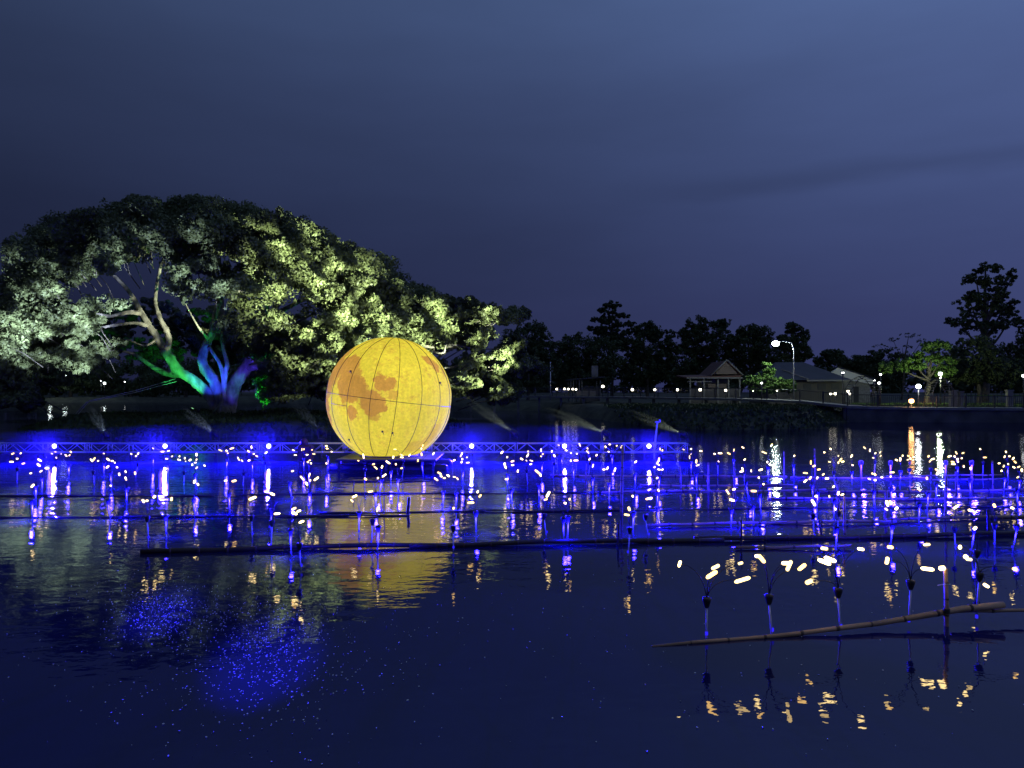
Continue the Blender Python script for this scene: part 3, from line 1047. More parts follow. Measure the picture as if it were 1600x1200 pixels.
# ------------------------------------------------------------------ blue floodlights
def flood(px, py, d, label, power, group, lens="blue_lens", target=None, angle=150, post=False, point=0.0, wide=0.0):
    p = P(px, py, d)
    t = empty("blue_floodlight", label, "floodlight", p, group)
    mb = MB()
    Mx = Matrix.Rotation(math.radians(90), 4, "X")
    mb.lathe([(0.03, -0.20), (0.075, -0.18), (0.095, -0.08), (0.105, 0.0), (0.09, 0.0)], 12, Mx)
    mb.obj("housing", M["black"], t)
    mb = MB()
    mb.lathe([(0.082, 0.002), (0.082, 0.010), (0.05, 0.018)], 12, Mx)
    mb.obj("lens", M[lens], t)
    mb = MB()
    for s in (-1, 1):
        mb.box((s * 0.118 - 0.008, 0.03, -0.16), (s * 0.118 + 0.008, 0.06, 0.02))
    mb.box((-0.126, 0.03, -0.176), (0.126, 0.06, -0.16))
    mb.obj("yoke", M["steel"], t)
    if post:
        mb = MB()
        mb.tube([(0, 0.045, -2 * (p.z + 0.6)), (0, 0.045, -0.176)], 0.045, 6)
        mb.obj("post", M["bamboo"], t)
    if power > 0:
        tg = target if target is not None else p + Vector((0, -10, -0.3))
        lamp_light("SPOT", p + Vector((0, -0.05, 0)), power, BLUE, t, 0.03, tg, angle, 0.8)
    if wide > 0:
        lamp_light("SPOT", p + Vector((0, -0.06, 0)), wide, BLUE, t, 0.03, p + Vector((0, -10, 0.6)), 172, 0.4)
    if point > 0:
        lamp_light("POINT", p + Vector((0, -0.30, 0.10)), point, BLUE, t, 0.05)
    return t


GF = "blue floodlights along the truss"
FL = [85, 258, 420, 737, 882, 1014]
FLAB = ["leftmost blue floodlight on the truss", "second blue floodlight on the truss from the left", "blue floodlight on the truss just left of the moon",
        "blue floodlight on the truss just right of the moon", "second blue floodlight on the truss right of the moon", "rightmost blue floodlight on the truss"]
for px, lab in zip(FL, FLAB):
    flood(px, 697, 27.75, lab, 20000, GF, angle=95, point=90, wide=10000)
# two blue floods on the near bank, left of the view, wash the near water
for (x, tpx, tpy, pw, an, lab) in ((-1.3, 250, 955, 22000, 5.5, "left blue floodlight on a post on the near bank"), (-0.9, 415, 1030, 17000, 8.5, "right blue floodlight on a post on the near bank")):
    tg = W(tpx, tpy)
    q = Vector((x, -0.9, 3.9))
    pxx, pyy = 0, 0
    t = empty("blue_floodlight", lab, "floodlight", q, "blue floodlights on the near bank")
    dv = (tg - q).normalized()
    R4 = dv.to_track_quat("Z", "Y").to_matrix().to_4x4()
    mb = MB()
    mb.lathe([(0.03, -0.20), (0.075, -0.18), (0.095, -0.08), (0.105, 0.0), (0.09, 0.0)], 12, R4)
    mb.obj("housing", M["black"], t)
    mb = MB()
    mb.lathe([(0.082, 0.002), (0.082, 0.010), (0.05, 0.018)], 12, R4)
    mb.obj("lens", M["blue_lens"], t)
    mb = MB()
    mb.tube([(0, -0.1, -3.5), (0, -0.1, -0.12)], 0.03, 6)
    mb.obj("post", M["steel"], t)
    lamp_light("SPOT", q + dv * 0.05, pw, BLUE, t, 0.04, tg, an, 1.0)
# small blue lights on posts among the lamps at the right
for (px, py, d, lab) in ((1346, 722, 22, "small dim blue light on a post, leftmost of four"), (1392, 722, 22.4, "small dim blue light on a post, second of four"),
                         (1478, 722, 22, "small dim blue light on a post, third of four"), (1519, 722, 21, "small dim blue light on a post, rightmost of four")):
    flood(px, py, d, lab, 0, "small blue lights on posts at right", lens="blue_dim", post=True, point=500).scale = (0.5, 0.5, 0.5)


# ------------------------------------------------------------------ moving head beam lights that wash the tree
def moving_head(px, py, d, tpx, tpy, td, col, power, label, angle=30):
    p = P(px, py, d)
    t = empty("beam_light", label, "stage light", Vector((p.x, p.y, 0)), "black beam lights behind the truss")
    tgt = P(tpx, tpy, td)
    dirv = (tgt - p).normalized()
    mb = MB()
    mb.box((-0.17, -0.15, p.z - 0.46), (0.17, 0.15, p.z - 0.30), bev=0.02)
    mb.obj("base", M["black"], t)
    for s in (-1, 1):
        mb = MB()
        mb.box((s * 0.16 - 0.03, -0.06, p.z - 0.30), (s * 0.16 + 0.03, 0.06, p.z + 0.06), bev=0.015)
        mb.obj("arm", M["black"], t)
    q = dirv.to_track_quat("Z", "Y").to_matrix().to_4x4()
    q.translation = Vector((0, 0, p.z))
    mb = MB()
    mb.lathe([(0.06, -0.20), (0.115, -0.17), (0.125, 0.0), (0.11, 0.16), (0.10, 0.17)], 12, q)
    mb.obj("head", M["black"], t)
    mb = MB()
    mb.lathe([(0.085, 0.172), (0.085, 0.178), (0.04, 0.19)], 12, q)
    mb.obj("lens", M["head_lens"], t)
    mb = MB()
    mb.tube([(0, 0, -1.2), (0, 0, p.z - 0.46)], 0.04, 6)
    mb.box((-0.3, -0.2, p.z - 0.50), (0.3, 0.2, p.z - 0.46))
    mb.obj("stand", M["steel"], t)
    lamp_light("SPOT", p + dirv * 0.21, power, col, t, 0.05, tgt, angle, 0.7, beam_noise=15.0)
    # thin mist drifting through the beam just before the lens
    q2 = dirv.to_track_quat("Z", "Y").to_matrix().to_4x4()
    q2.translation = p
    mb = MB()
    mb.lathe([(0.05, 0.24), (0.13, 0.8), (0.21, 1.5), (0.24, 2.2), (0.19, 2.9), (0.10, 3.5), (0.01, 4.0)], 14, q2)
    tag(mb.obj("mist_plume", PLUME), "faint mist drifting through the beam of the " + label, "mist", kind="stuff")


WARM, COOL = (0.82, 0.94, 0.66), (0.60, 0.75, 1.0)
PLUME, n, l, out = new_mat("mist_plume_air")
pv_ = N(n, "ShaderNodeVolumePrincipled")
pv_.inputs["Color"].default_value = (0.85, 0.88, 0.95, 1)
pv_.inputs["Density"].default_value = 0.00022
l.new(pv_.outputs[0], out.inputs["Volume"])
moving_head(166, 679, 30, 45, 470, 50, COOL, 52000, "leftmost black beam light behind the truss", 24)
moving_head(336, 677, 30, 100, 500, 47, COOL, 70000, "black beam light between second and third blue floodlights", 24)
moving_head(503, 674, 30, 235, 395, 47, COOL, 30000, "black beam light just left of the moon", 22)
moving_head(803, 676, 30, 470, 440, 46, WARM, 90000, "black beam light right of the fourth blue floodlight", 24)
moving_head(947, 677, 30, 515, 500, 48, WARM, 120000, "black beam light right of the fifth blue floodlight", 27)
moving_head(1067, 678, 31, 690, 520, 52, WARM, 110000, "rightmost black beam light beside the truss end", 24)

# dark equipment case on the truss left of the moon
ec = empty("equipment_case", "dark covered equipment case on legs left of the moon", "case", P(476, 722, 26.6))
mb = MB()
mb.box((-0.2, -0.18, 0.05), (0.28, 0.2, 0.62), bev=0.06)
mb.ball((-0.02, 0, 0.70), 0.16, 8, 5)
mb.obj("cover", surf("dark_cover", (0.05, 0.02, 0.02), 0.6, var=0.4), ec)
for sx in (-0.15, 0.22):
    for sy in (-0.12, 0.14):
        mb = MB()
        mb.tube([(sx, sy, -1.0), (sx, sy, 0.07)], 0.02, 5)
        mb.obj("leg", M["steel"], ec)


# ------------------------------------------------------------------ ground spots on the island
def ground_spot(px, py, d, tpx, tpy, td, col, power, angle, label, lens):
    p = P(px, py, d)
    p.z = float(ground_z(np.array(p.x), np.array(p.y))) + 0.12
    t = empty("ground_spot", label, "spotlight", p, "coloured spotlights at the rain tree's foot")
    tgt = P(tpx, tpy, td)
    dv = (tgt - p).normalized()
    q = dv.to_track_quat("Z", "Y").to_matrix().to_4x4()
    q.translation = Vector((0, 0, 0.18))
    mb = MB()
    mb.lathe([(0.07, -0.12), (0.11, -0.08), (0.12, 0.06), (0.10, 0.065)], 10, q)
    mb.obj("housing", M["black"], t)
    mb = MB()
    mb.lathe([(0.09, 0.07), (0.09, 0.075), (0.03, 0.085)], 10, q)
    mb.obj("lens", lens, t)
    mb = MB()
    mb.tube([(0, 0, -0.25), (0, 0, 0.1)], 0.03, 5)
    mb.obj("spike", M["steel"], t)
    lamp_light("SPOT", p + Vector((0, 0, 0.18)) + dv * 0.12, power, col, t, 0.08, tgt, angle, 0.5)


gl = M["green_lens"]
ground_spot(310, 655, 52, 288, 588, 58, (0.06, 1.0, 0.16), 5200, 30, "green spotlight left of the trunks", gl)
ground_spot(335, 658, 52, 328, 580, 58, (0.02, 0.055, 1.0), 5500, 30, "blue spotlight before the middle trunk", M["blue_dim"])
ground_spot(378, 660, 51, 382, 590, 58, (0.07, 0.04, 1.0), 2300, 36, "violet blue spotlight right of the trunks", M["blue_dim"])
ground_spot(300, 650, 57, 345, 560, 57.5, (0.02, 0.8, 0.5), 350, 26, "teal spotlight behind the left trunk", gl)
ground_spot(414, 634, 53, 408, 600, 55, (0.05, 1.0, 0.12), 420, 80, "left green spotlight beside the lit shrub", gl)
ground_spot(425, 634, 53.6, 312, 505, 57, (0.05, 1.0, 0.15), 2600, 18, "right green spotlight beside the lit shrub", gl)

# stay ropes from the left trunk to the ground
for i, (a, b) in enumerate((((276, 596), (135, 628)), ((274, 592), (140, 626)))):
    mb = MB()
    p0, p1 = P(a[0], a[1], 57.6), P(b[0], b[1], 52)
    mb.tube([p0, (p0 + p1) / 2 - Vector((0, 0, 0.12)), p1, Vector((p1.x - 1.2, p1.y - 0.4, 0.3))], 0.022, 4)
    tag(mb.obj("stay_rope", M["white_tube"]), ["lower pale stay rope slanting left from the green trunk", "upper pale stay rope slanting left from the green trunk"][i], "rope", "stay ropes of the rain tree")


# ------------------------------------------------------------------ bamboo poles
def bamboo(name, label, pts, r0, r1, mat="bamboo_dark", group="bamboo poles floating in rows", nodes=0.42):
    pts = [Vector(p) for p in pts]
    root = empty(name, label, "bamboo pole", pts[0], group)
    loc = [p - pts[0] for p in pts]
    # resample with a gentle sag/wobble
    L = sum((loc[i + 1] - loc[i]).length for i in range(len(loc) - 1))
    n = max(6, int(L / 0.5))
    out = []
    for k in range(n + 1):
        s = L * k / n
        i = 0
        while i < len(loc) - 2 and s > (loc[i + 1] - loc[i]).length:
            s -= (loc[i + 1] - loc[i]).length
            i += 1
        seg = loc[i + 1] - loc[i]
        p = loc[i] + seg * min(1, s / seg.length)
        p = p + Vector((0, 0.03 * math.sin(k * 0.53 + L) + 0.01 * math.sin(k * 1.9 + L), 0.012 * math.sin(k * 0.7 + 2 * L) + 0.006 * math.sin(k * 2.1)))
        out.append(p)
    rad = [r0 + (r1 - r0) * k / n for k in range(n + 1)]
    mb = MB()
    mb.tube(out, rad, 8)
    mb.obj("culm", M[mat], root)
    nm = max(2, int(L / nodes))
    for k in range(1, nm):
        ring = MB()
        f = k / nm * n
        i = int(f)
        p = out[i].lerp(out[min(n, i + 1)], f - i)
        dv = (out[min(n, i + 1)] - out[max(0, i - 1)]).normalized()
        rr = rad[i] * 1.16
        ring.tube([p - dv * 0.022, p - dv * 0.006, p + dv * 0.006, p + dv * 0.022], [rad[i] * 0.99, rr, rr, rad[i] * 0.99], 8)
        ring.obj("node_ring", M["node"], root)
    return root


# nearest pole, rising out of the water at the right
def near_pt(px, py, wy):
    d = DW(wy)
    return P(px, py, d)


bamboo("bamboo_pole", "nearest pale bamboo pole rising from the water at lower right",
       [near_pt(1018, 1010, 1008), near_pt(1105, 1001, 1002), near_pt(1207, 992, 995), near_pt(1314, 980, 989), near_pt(1420, 968, 981), near_pt(1478, 957, 977), near_pt(1570, 947, 972)],
       0.016, 0.040, "bamboo")
bamboo("bamboo_pole", "thin pale bamboo pole running out of the right edge", [near_pt(1490, 957, 975), near_pt(1560, 952, 971), near_pt(1680, 954, 968)], 0.022, 0.018, "bamboo")
bp_ = empty("bamboo_post", "upright pale bamboo post with a bulb on its top, lower right", "bamboo post", W(1479, 978))
hh = P(0, 889, DW(978)).z
mb = MB()
mb.tube([(0, 0, -1.0), (0.0, 0, 0.2), (-0.012, 0, hh)], [0.026, 0.024, 0.022], 8)
mb.obj("culm", M["bamboo"], bp_)
for z in (0.12, 0.3, 0.48):
    mb = MB()
    mb.tube([(0, 0, z - .012), (0, 0, z - .004), (0, 0, z + .004), (0, 0, z + .012)], [.0235, .028, .028, .0235], 8)
    mb.obj("node_ring", M["node"], bp_)
for z in (0.150, 0.164, 0.178, 0.192):
    mb = MB()
    mb.tube([(0.032 * math.cos(a), 0.032 * math.sin(a), z + 0.004 * math.sin(a)) for a in np.linspace(0, 6.283, 11)], 0.006, 5)
    mb.obj("lashing", M["black"], bp_)
mb = MB()
mb.tube([(-0.1, 0, 0.45), (-0.04, -0.03, 0.47), (0.03, -0.03, 0.47)], 0.005, 5)
mb.obj("tie_wire", M["white_tube"], bp_)
mb = MB()
mb.tube([(-0.085, 0, hh), (-0.07, 0, hh + 0.006), (-0.03, 0, hh + 0.01), (-0.015, 0, hh + 0.006)], [0.008, 0.026, 0.026, 0.008], 8)
mb.obj("bulb", M["bulb"], bp_)

POLES = [
    ((222, 862), (700, 853), "long dark pole across the lower middle, left length", .042, .038),
    ((640, 854), (1130, 844), "long dark pole across the lower middle, centre length", .038, .042),
    ((1085, 845), (1650, 833), "long dark pole across the lower middle, right length", .042, .038),
    ((-40, 808), (545, 804), "dark pole left of the moon's reflection, nearer of two", .038, .034),
    ((500, 800), (820, 797), "dark pole crossing the middle of the moon's reflection", .034, .030),
    ((430, 806), (640, 804), "short dark pole just below the one crossing the moon's reflection", .035, .030),
    ((800, 799), (1230, 792), "dark pole right of the moon's reflection, nearer of two", .034, .030),
    ((1180, 793), (1660, 790), "dark pole at right below the orange reflection", .030, .034),
    ((-40, 774), (335, 773), "dark pole left of the moon's reflection, farther of two", .038, .034),
    ((375, 771), (705, 769), "dark pole crossing the upper part of the moon's reflection", .034, .038),
    ((690, 770), (960, 768), "dark pole right of the moon's reflection, farther of two", .034, .030),
    ((940, 768), (1290, 764), "blue lit pole below the rightmost floodlight, farther one", .030, .030),
    ((1270, 768), (1640, 764), "blue lit pole at far right, fourth row out", .030, .030),
    ((515, 751), (672, 750), "thin dark pole across the top of the moon's reflection", .03, .03),
    ((860, 742), (1230, 743), "thin blue lit rail pole below the fifth and sixth floodlights", .03, .03),
    ((1235, 745), (1450, 746), "thin blue lit pole under the lamp reflections", .03, .03),
    ((1000, 757), (1240, 757), "thin blue lit pole left of the white lamp's reflection", .025, .025),
    ((1010, 822), (1220, 817), "blue lit pole above the long dark pole, left length", .028, .028),
    ((1205, 817), (1400, 816), "blue lit pole above the long dark pole, middle length", .03, .03),
    ((1385, 813), (1610, 806), "blue lit pole above the long dark pole, right length", .03, .03),
    ((1200, 778), (1420, 777), "blue lit pole between the white and orange reflections", .028, .028),
    ((1400, 780), (1620, 776), "blue lit pole below the right-hand lamp cluster", .03, .03),
    ((1150, 857), (1330, 855), "half sunken blue lit pole just below the long dark pole", .025, .025),
]
for a, b, lab, r0, r1 in POLES:
    zp = 0.04 if "long dark" in lab else 0.012
    if "dark" in lab and "long dark" not in lab:
        r0, r1 = r0 * 0.6, r1 * 0.6
    m = (a[0] + b[0]) / 2
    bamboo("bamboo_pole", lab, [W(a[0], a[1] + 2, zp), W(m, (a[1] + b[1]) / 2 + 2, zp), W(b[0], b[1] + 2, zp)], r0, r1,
           "bamboo_dark" if "dark" in lab and "blue" not in lab else "bamboo")
# rails on stakes at the right
for k, (y, z) in enumerate(((757, 0.28), (757, 0.16))):
    p0, p1 = W(1385, y + 3), W(1566, y)
    p0.z = p1.z = z
    bamboo("bamboo_rail", ["upper thin bamboo rail tied to stakes at right", "lower thin bamboo rail tied to stakes at right"][k], [p0, (p0 + p1) / 2, p1], .018, .018, "bamboo", "bamboo rails at right")

# upright stakes
STAKES = [(1552, 720, 764, .022, "pale stake at the right end of the bamboo rails"), (971, 697, 800, .03, "tall pale stake below the truss, right of the moon"),
          (637, 777, 802, .035, "short dark stake in the middle of the moon's reflection"), (1225, 706, 750, .02, "thin stake right of the white lamp's reflection"),
          (1274, 701, 752, .022, "pale stake left of the clustered lamps at right"), (1310, 752, 806, .026, "blue lit stake between the white and orange reflections"),
          (1383, 766, 812, .026, "blue lit stake left of the orange reflection"), (1477, 742, 810, .026, "blue lit stake right of the orange reflection"),
          (1495, 737, 768, .03, "short thick blue lit stake under the right lamp cluster"), (1545, 796, 835, .024, "blue lit stake above the long dark pole at right"),
          (915, 724, 758, .022, "short blue stake below the fifth floodlight"), (1107, 723, 765, .026, "thick blue lit stake below the truss end"),
          (1148, 724, 770, .024, "blue lit stake left of the white lamp's reflection"), (1064, 728, 762, .02, "thin blue lit stake below the truss end"),
          (1320, 776, 832, .022, "slim blue stake by the long pole, right of centre"), (1284, 812, 838, .022, "short blue stake standing above the long dark pole"),
          (965, 818, 851, .022, "leaning pale stake touching the long dark pole"), (1158, 812, 848, .022, "blue lit stake rising from the long dark pole"),
          (600, 745, 806, .012, "thin dark stake left in the moon's reflection"), (552, 750, 772, .012, "thin dark stake near the reflection's upper left")]
for px, y0, yw, r, lab in STAKES:
    b = W(px, yw)
    h = P(px, y0, b.y).z
    t = empty("bamboo_stake", lab, "stake", b, "upright stakes among the lamps")
    mb = MB()
    lean = RNG.normal(0, 0.02)
    mb.tube([(-lean, 0, -1.1), (0, 0, 0), (lean * 0.6, 0, h * 0.5), (lean, 0, h)], [r, r, r * 0.95, r * 0.9], 7)
    mb.obj("culm", M["bamboo_dark"] if "dark" in lab else M["bamboo"], t)
    for z in np.arange(0.12, h, 0.28):
        mb = MB()
        mb.tube([(lean * z / h, 0, z - .012), (lean * z / h, 0, z - .003), (lean * z / h, 0, z + .003), (lean * z / h, 0, z + .012)], [r * .97, r * 1.18, r * 1.18, r * .97], 7)
        mb.obj("node_ring", M["node"], t)

# ------------------------------------------------------------------ firefly lamps
K = 0.1375
RAW = {
    0: [[(145, 210), (195, 268), (130, 303), (265, 322), (235, 205)], [(450, 283), (440, 338), (533, 375)], [(465, 410), (350, 432)], [(370, 575)],
        [(590, 210), (630, 190), (640, 255), (695, 212)], [(750, 230), (805, 190), (790, 228)], [(1040, 285), (1068, 272), (1115, 292)],
        [(1228, 275), (1275, 293), (1305, 312), (1222, 360), (1330, 365)], [(1355, 445), (1430, 493), (1535, 432), (1427, 415)], [(1258, 573)], [(1180, 208)],
        [(1492, 213), (1545, 237), (1570, 208)]],
    200: [[(285, 150)], [(392, 187), (460, 178), (440, 268), (500, 240)], [(585, 240), (580, 280), (645, 262), (655, 297), (705, 282)],
          [(778, 220), (778, 277), (765, 312), (730, 335), (780, 370), (870, 345)], [(755, 528), (795, 558)], [(215, 745), (175, 748), (300, 700)], [(378, 697), (495, 725)],
          [(1050, 172), (1120, 178), (1135, 205), (1180, 150)], [(1255, 268), (1295, 290), (1375, 287)], [(1403, 137), (1370, 183), (1428, 213), (1462, 238)],
          [(1108, 517), (1205, 520)], [(1415, 717)]],
    400: [[(115, 198)], [(425, 170), (447, 227), (520, 163), (545, 160), (637, 167), (580, 222), (657, 213)], [(610, 285), (590, 305), (625, 320)],
          [(800, 122), (808, 152), (860, 187)], [(800, 320)], [(415, 408)], [(523, 488), (607, 453), (615, 513), (575, 550), (685, 495)], [(187, 670), (125, 643)],
          [(430, 835), (487, 862), (437, 887), (240, 892)], [(517, 985)], [(1163, 290), (1220, 225), (1222, 252), (1335, 330)], [(1360, 370), (1432, 360)],
          [(1457, 458), (1245, 498), (1385, 487)], [(1120, 695), (1090, 745), (1300, 640)], [(1380, 843)], [(1500, 308), (1560, 250)]],
    600: [[(125, 160), (200, 225), (203, 252), (290, 227)], [(135, 330), (200, 375)], [(427, 218), (440, 118), (425, 152), (385, 287), (562, 210)],
          [(630, 432), (650, 467), (685, 487), (592, 500), (730, 460)], [(800, 475), (835, 495)], [(887, 207), (875, 230), (942, 252), (890, 270), (797, 285), (882, 305), (952, 312)],
          [(790, 830)], [(1065, 643), (1092, 690), (987, 767)], [(1340, 195), (1400, 250), (1460, 297), (1370, 323), (1378, 357), (1462, 340)], [(1520, 408), (1393, 500)]],
    800: [[(182, 185), (177, 230), (110, 270), (165, 290), (220, 290), (213, 330)], [(330, 170), (350, 215), (330, 240)], [(453, 185), (480, 232)], [(290, 418), (322, 450)],
          [(530, 113), (615, 172)], [(670, 203), (738, 210), (668, 290), (727, 287)], [(770, 110), (858, 150), (862, 193), (960, 227), (882, 272)], [(920, 347)],
          [(1045, 390), (1085, 375), (1170, 392)], [(1063, 132), (1110, 105), (1190, 120), (1243, 132), (1098, 187)], [(1405, 303)], [(410, 672), (383, 730)],
          [(655, 727), (605, 772)], [(1372, 693)], [(1330, 837), (1305, 905)], [(1557, 720)]],
    1000: [[(228, 157), (255, 172)], [(215, 270), (207, 298), (205, 330), (165, 363), (215, 390), (255, 390)], [(195, 487)], [(210, 627)],
           [(495, 163), (580, 157), (580, 215), (563, 250), (692, 180)], [(640, 297), (655, 342)], [(848, 212), (910, 205), (893, 303)], [(1010, 208), (1067, 170), (1170, 140)],
           [(1190, 277)], [(1163, 380), (1155, 412), (1263, 405), (1372, 393)], [(1350, 482), (1403, 557)], [(995, 645), (1067, 615), (1045, 737)], [(1292, 635)],
           [(1412, 197), (1447, 305), (1480, 335), (1495, 115)]],
    1200: [[(298, 235)], [(640, 195), (712, 157), (800, 235), (825, 280), (700, 303), (800, 312), (850, 300)], [(950, 237), (962, 340)],
           [(487, 310), (522, 350), (578, 390), (425, 430), (628, 445), (480, 487)], [(560, 485), (670, 492), (425, 520)], [(745, 585)], [(547, 693), (517, 767)],
           [(800, 660), (845, 675), (697, 697)], [(767, 840)], [(1098, 143), (1158, 172), (1220, 205), (1275, 195), (1280, 235), (1198, 257)],
           [(1185, 435), (1215, 445), (1150, 497), (1215, 510), (1293, 480)], [(1410, 422), (1395, 470)], [(1355, 775), (1390, 765), (1345, 842), (1460, 832)],
           [(1460, 283), (1503, 275), (1530, 233)]],
    1380: [[(285, 235), (280, 278), (345, 248), (340, 285), (310, 265)], [(515, 240), (562, 272), (532, 297)], [(600, 390), (620, 428)], [(497, 490)], [(407, 615)],
           [(755, 240), (830, 200), (907, 203), (812, 242), (893, 262), (845, 272)], [(790, 303), (797, 328), (850, 300), (915, 355)], [(993, 378)], [(1103, 158), (1155, 253)],
           [(1395, 190), (1380, 245), (1435, 240), (1478, 265)], [(1318, 320), (1370, 352), (1420, 328), (1345, 405)], [(1500, 305), (1485, 365), (1540, 360), (1575, 398)],
           [(1530, 478)], [(1263, 800)], [(1467, 827)], [(993, 855)], [(1043, 1057)], [(828, 815)]],
}
LAMPS = []          # (head px, water row, bulbs in photo pixels)
for x0, groups in RAW.items():
    for g in groups:
        bl = [(x0 + a * K, 680 + b * K) for a, b in g]
        ym = float(np.median([b for _, b in bl]))
        LAMPS.append([float(np.mean([a for a, _ in bl])), HY + (ym - HY) / 0.73, bl, None])
NEAR = [(1104, 945, 1000, [(1062, 881), (1118, 886), (1112, 898), (1157, 880), (1160, 906)]),
        (1207, 940, 994, [(1184, 869), (1190, 873), (1228, 880), (1233, 884), (1253, 886)]),
        (1314, 930, 988, [(1288, 878), (1297, 874), (1264, 909), (1288, 857), (1345, 858)]),
        (1420, 917, 979, [(1391, 855), (1448, 851), (1386, 876), (1449, 889)]),
        (1526, 905, 973, [(1500, 855), (1509, 870), (1514, 874), (1541, 915), (1585, 889)]),
        (580, 818, 853, []), (423, 820, 857, []), (881, 815, 850, [])]
for hx, hy, wy, bl in NEAR:
    LAMPS.append([hx, wy, bl, hy])


def bulb_mesh(k):
    mb = MB()
    r, L = (0.021, 0.018) if k == 0 else ((0.019, 0.035) if k == 1 else (0.022, 0.03))
    mb.tube([(0, 0, -L - r * 0.9), (0, 0, -L - r * 0.5), (0, 0, -L), (0, 0, L), (0, 0, L + r * 0.5), (0, 0, L + r * 0.9)], [r * .35, r * .85, r, r, r * .85, r * .35], 7)
    me = mb.mesh("bulb")
    me.materials.append((M["bulb"], M["bulb_soft"], M["bulb"], M["bulb_amber"])[k])
    return me


BULB = [bulb_mesh(k) for k in range(4)]
hm = MB()
hm.lathe([(0.022, 0.0), (0.026, 0.01), (0.046, 0.075), (0.048, 0.10), (0.038, 0.108), (0.02, 0.11)], 10)
HEAD = hm.mesh("head")
HEAD.materials.append(M["black"])
sm = MB()
sm.tube([(0, 0, -0.35), (0, 0, 0.0)], 0.010, 6)
STEM = sm.mesh("stem")
STEM.materials.append(M["white_tube"])
ZONES = [(85, "left of the leftmost blue floodlight"), (258, "between the first and second blue floodlights"), (420, "between the second and third blue floodlights"),
         (512, "between the third floodlight and the moon"), (706, "below the moon"), (882, "between the moon and the fifth floodlight"),
         (1014, "between the fifth and sixth floodlights"), (1212, "between sixth floodlight and white lamp reflection"),
         (1424, "between the white and orange lamp reflections"), (9999, "right of the orange lamp reflection")]
ROWS = [(762, "truss row"), (786, "second row"), (826, "middle row"), (880, "long pole row"), (9999, "nearest row")]
NUM = ["no-bulb", "one-bulb", "two-bulb", "three-bulb", "four-bulb", "five-bulb", "six-bulb", "seven-bulb"]


def zone(px):
    return next(z for lim, z in ZONES if px < lim)


def rowname(yw):
    return next(z for lim, z in ROWS if yw < lim)


cm_ = MB()
cm_.lathe([(0.012, -0.02), (0.016, -0.015), (0.016, 0.015), (0.012, 0.02)], 8)
COLLAR = cm_.mesh("led_collar")
COLLAR.materials.append(M["blue_dim"])
n_led = 0
slots = {}
for L in LAMPS:
    slots.setdefault((rowname(L[1]), zone(L[0])), []).append(L)
for (rn, zn), ls in slots.items():
    ls.sort(key=lambda q: q[0])
    for i, L in enumerate(ls):
        nb = NUM[len(L[2])] if L[2] else "unlit"
        which = "only one" if len(ls) == 1 else "%s from left" % ORD[i]
        label = "%s firefly lamp, %s, %s %s" % (nb, rn, which, zn)
        hx, yw, bl, hy = L
        base = W(hx, yw)
        d = base.y
        t = empty("firefly_lamp", label, "garden lamp", base, "firefly lamps standing in the pond")
        hz = P(hx, hy, d).z if hy else 0.34 + RNG.uniform(-0.04, 0.05)
        lean = RNG.normal(0, 0.03)
        st = mesh_obj("stem", STEM, t, loc=(lean, 0, hz - 0.02))
        st.rotation_euler = (0, lean * 2.5, 0)
        mesh_obj("head", HEAD, t, loc=(lean, 0, hz - 0.03))
        # blue LED collar low on the stem
        mesh_obj("led_collar", COLLAR, t, loc=(0, 0, 0.07))
        n_led += 1
        if rn != "nearest row" and (n_led % 2 == 0 or rn in ("second row", "middle row")):
            lamp_light("POINT", base + Vector((0.02, -0.06, 0.29)), {"long pole row": 44, "middle row": 105, "second row": 135, "truss row": 150}[rn], (0.004, 0.002, 1.0), t, 0.03)
        top = Vector((lean, 0, hz + 0.07))
        ends = []
        for (bx_, by_) in bl:
            q = P(bx_, by_, d + RNG.normal(0, 0.10)) - base
            if q.z < 0.06:
                q.z = 0.06
            ends.append((q, True))
        for _ in range(max(0, 3 - len(bl)) if rn in ("long pole row", "nearest row") else 0):
            ends.append((top + Vector((RNG.normal(0, 0.16), RNG.normal(0, 0.1), RNG.uniform(0.18, 0.34))), False))
        for q, lit in ends:
            out = Vector((q.x - top.x, q.y - top.y, 0))
            c1 = top + Vector((out.x * 0.15, out.y * 0.15, max(0.12, (q.z - top.z) * 0.75 + 0.06)))
            wire = MB()
            pts = []
            for s in range(6):
                u = s / 5
                pts.append(top * (1 - u) ** 2 + c1 * 2 * u * (1 - u) + q * u * u)
            wire.tube(pts, [0.005, 0.0045, 0.004, 0.004, 0.0035, 0.003], 4)
            wo = wire.obj("wire", M["black"], t)
            if lit:
                b = mesh_obj("bulb", BULB[RNG.integers(0, 4)], wo, loc=q)
                k = (0.95 if d < 11 else 0.85) * RNG.uniform(0.75, 1.15)
                b.scale = (k, k, k * RNG.uniform(0.65, 1.6))
                dv = (pts[-1] - pts[-2]).normalized() + Vector((RNG.normal(0, .5), RNG.normal(0, .3), RNG.normal(0, .4)))
                b.rotation_euler = dv.to_track_quat("Z", "Y").to_euler()

# ------------------------------------------------------------------ boardwalk, railing, lamps on it
WALK = [(560, 98, 618), (700, 96, 619), (810, 92, 618.5), (950, 84, 619.5), (1150, 72, 622.5), (1250, 67, 626.5), (1325, 63.6, 634), (1420, 62.4, 636.5), (1600, 62.0, 637.5), (1760, 62.5, 637.5)]
wpts = [P(px, py, d) for px, d, py in WALK]


def along(step):
    out = []
    for a, b in zip(wpts[:-1], wpts[1:]):
        n = max(1, int((b - a).length / step))
        for k in range(n):
            out.append(a.lerp(b, k / n))
    out.append(wpts[-1])
    return out


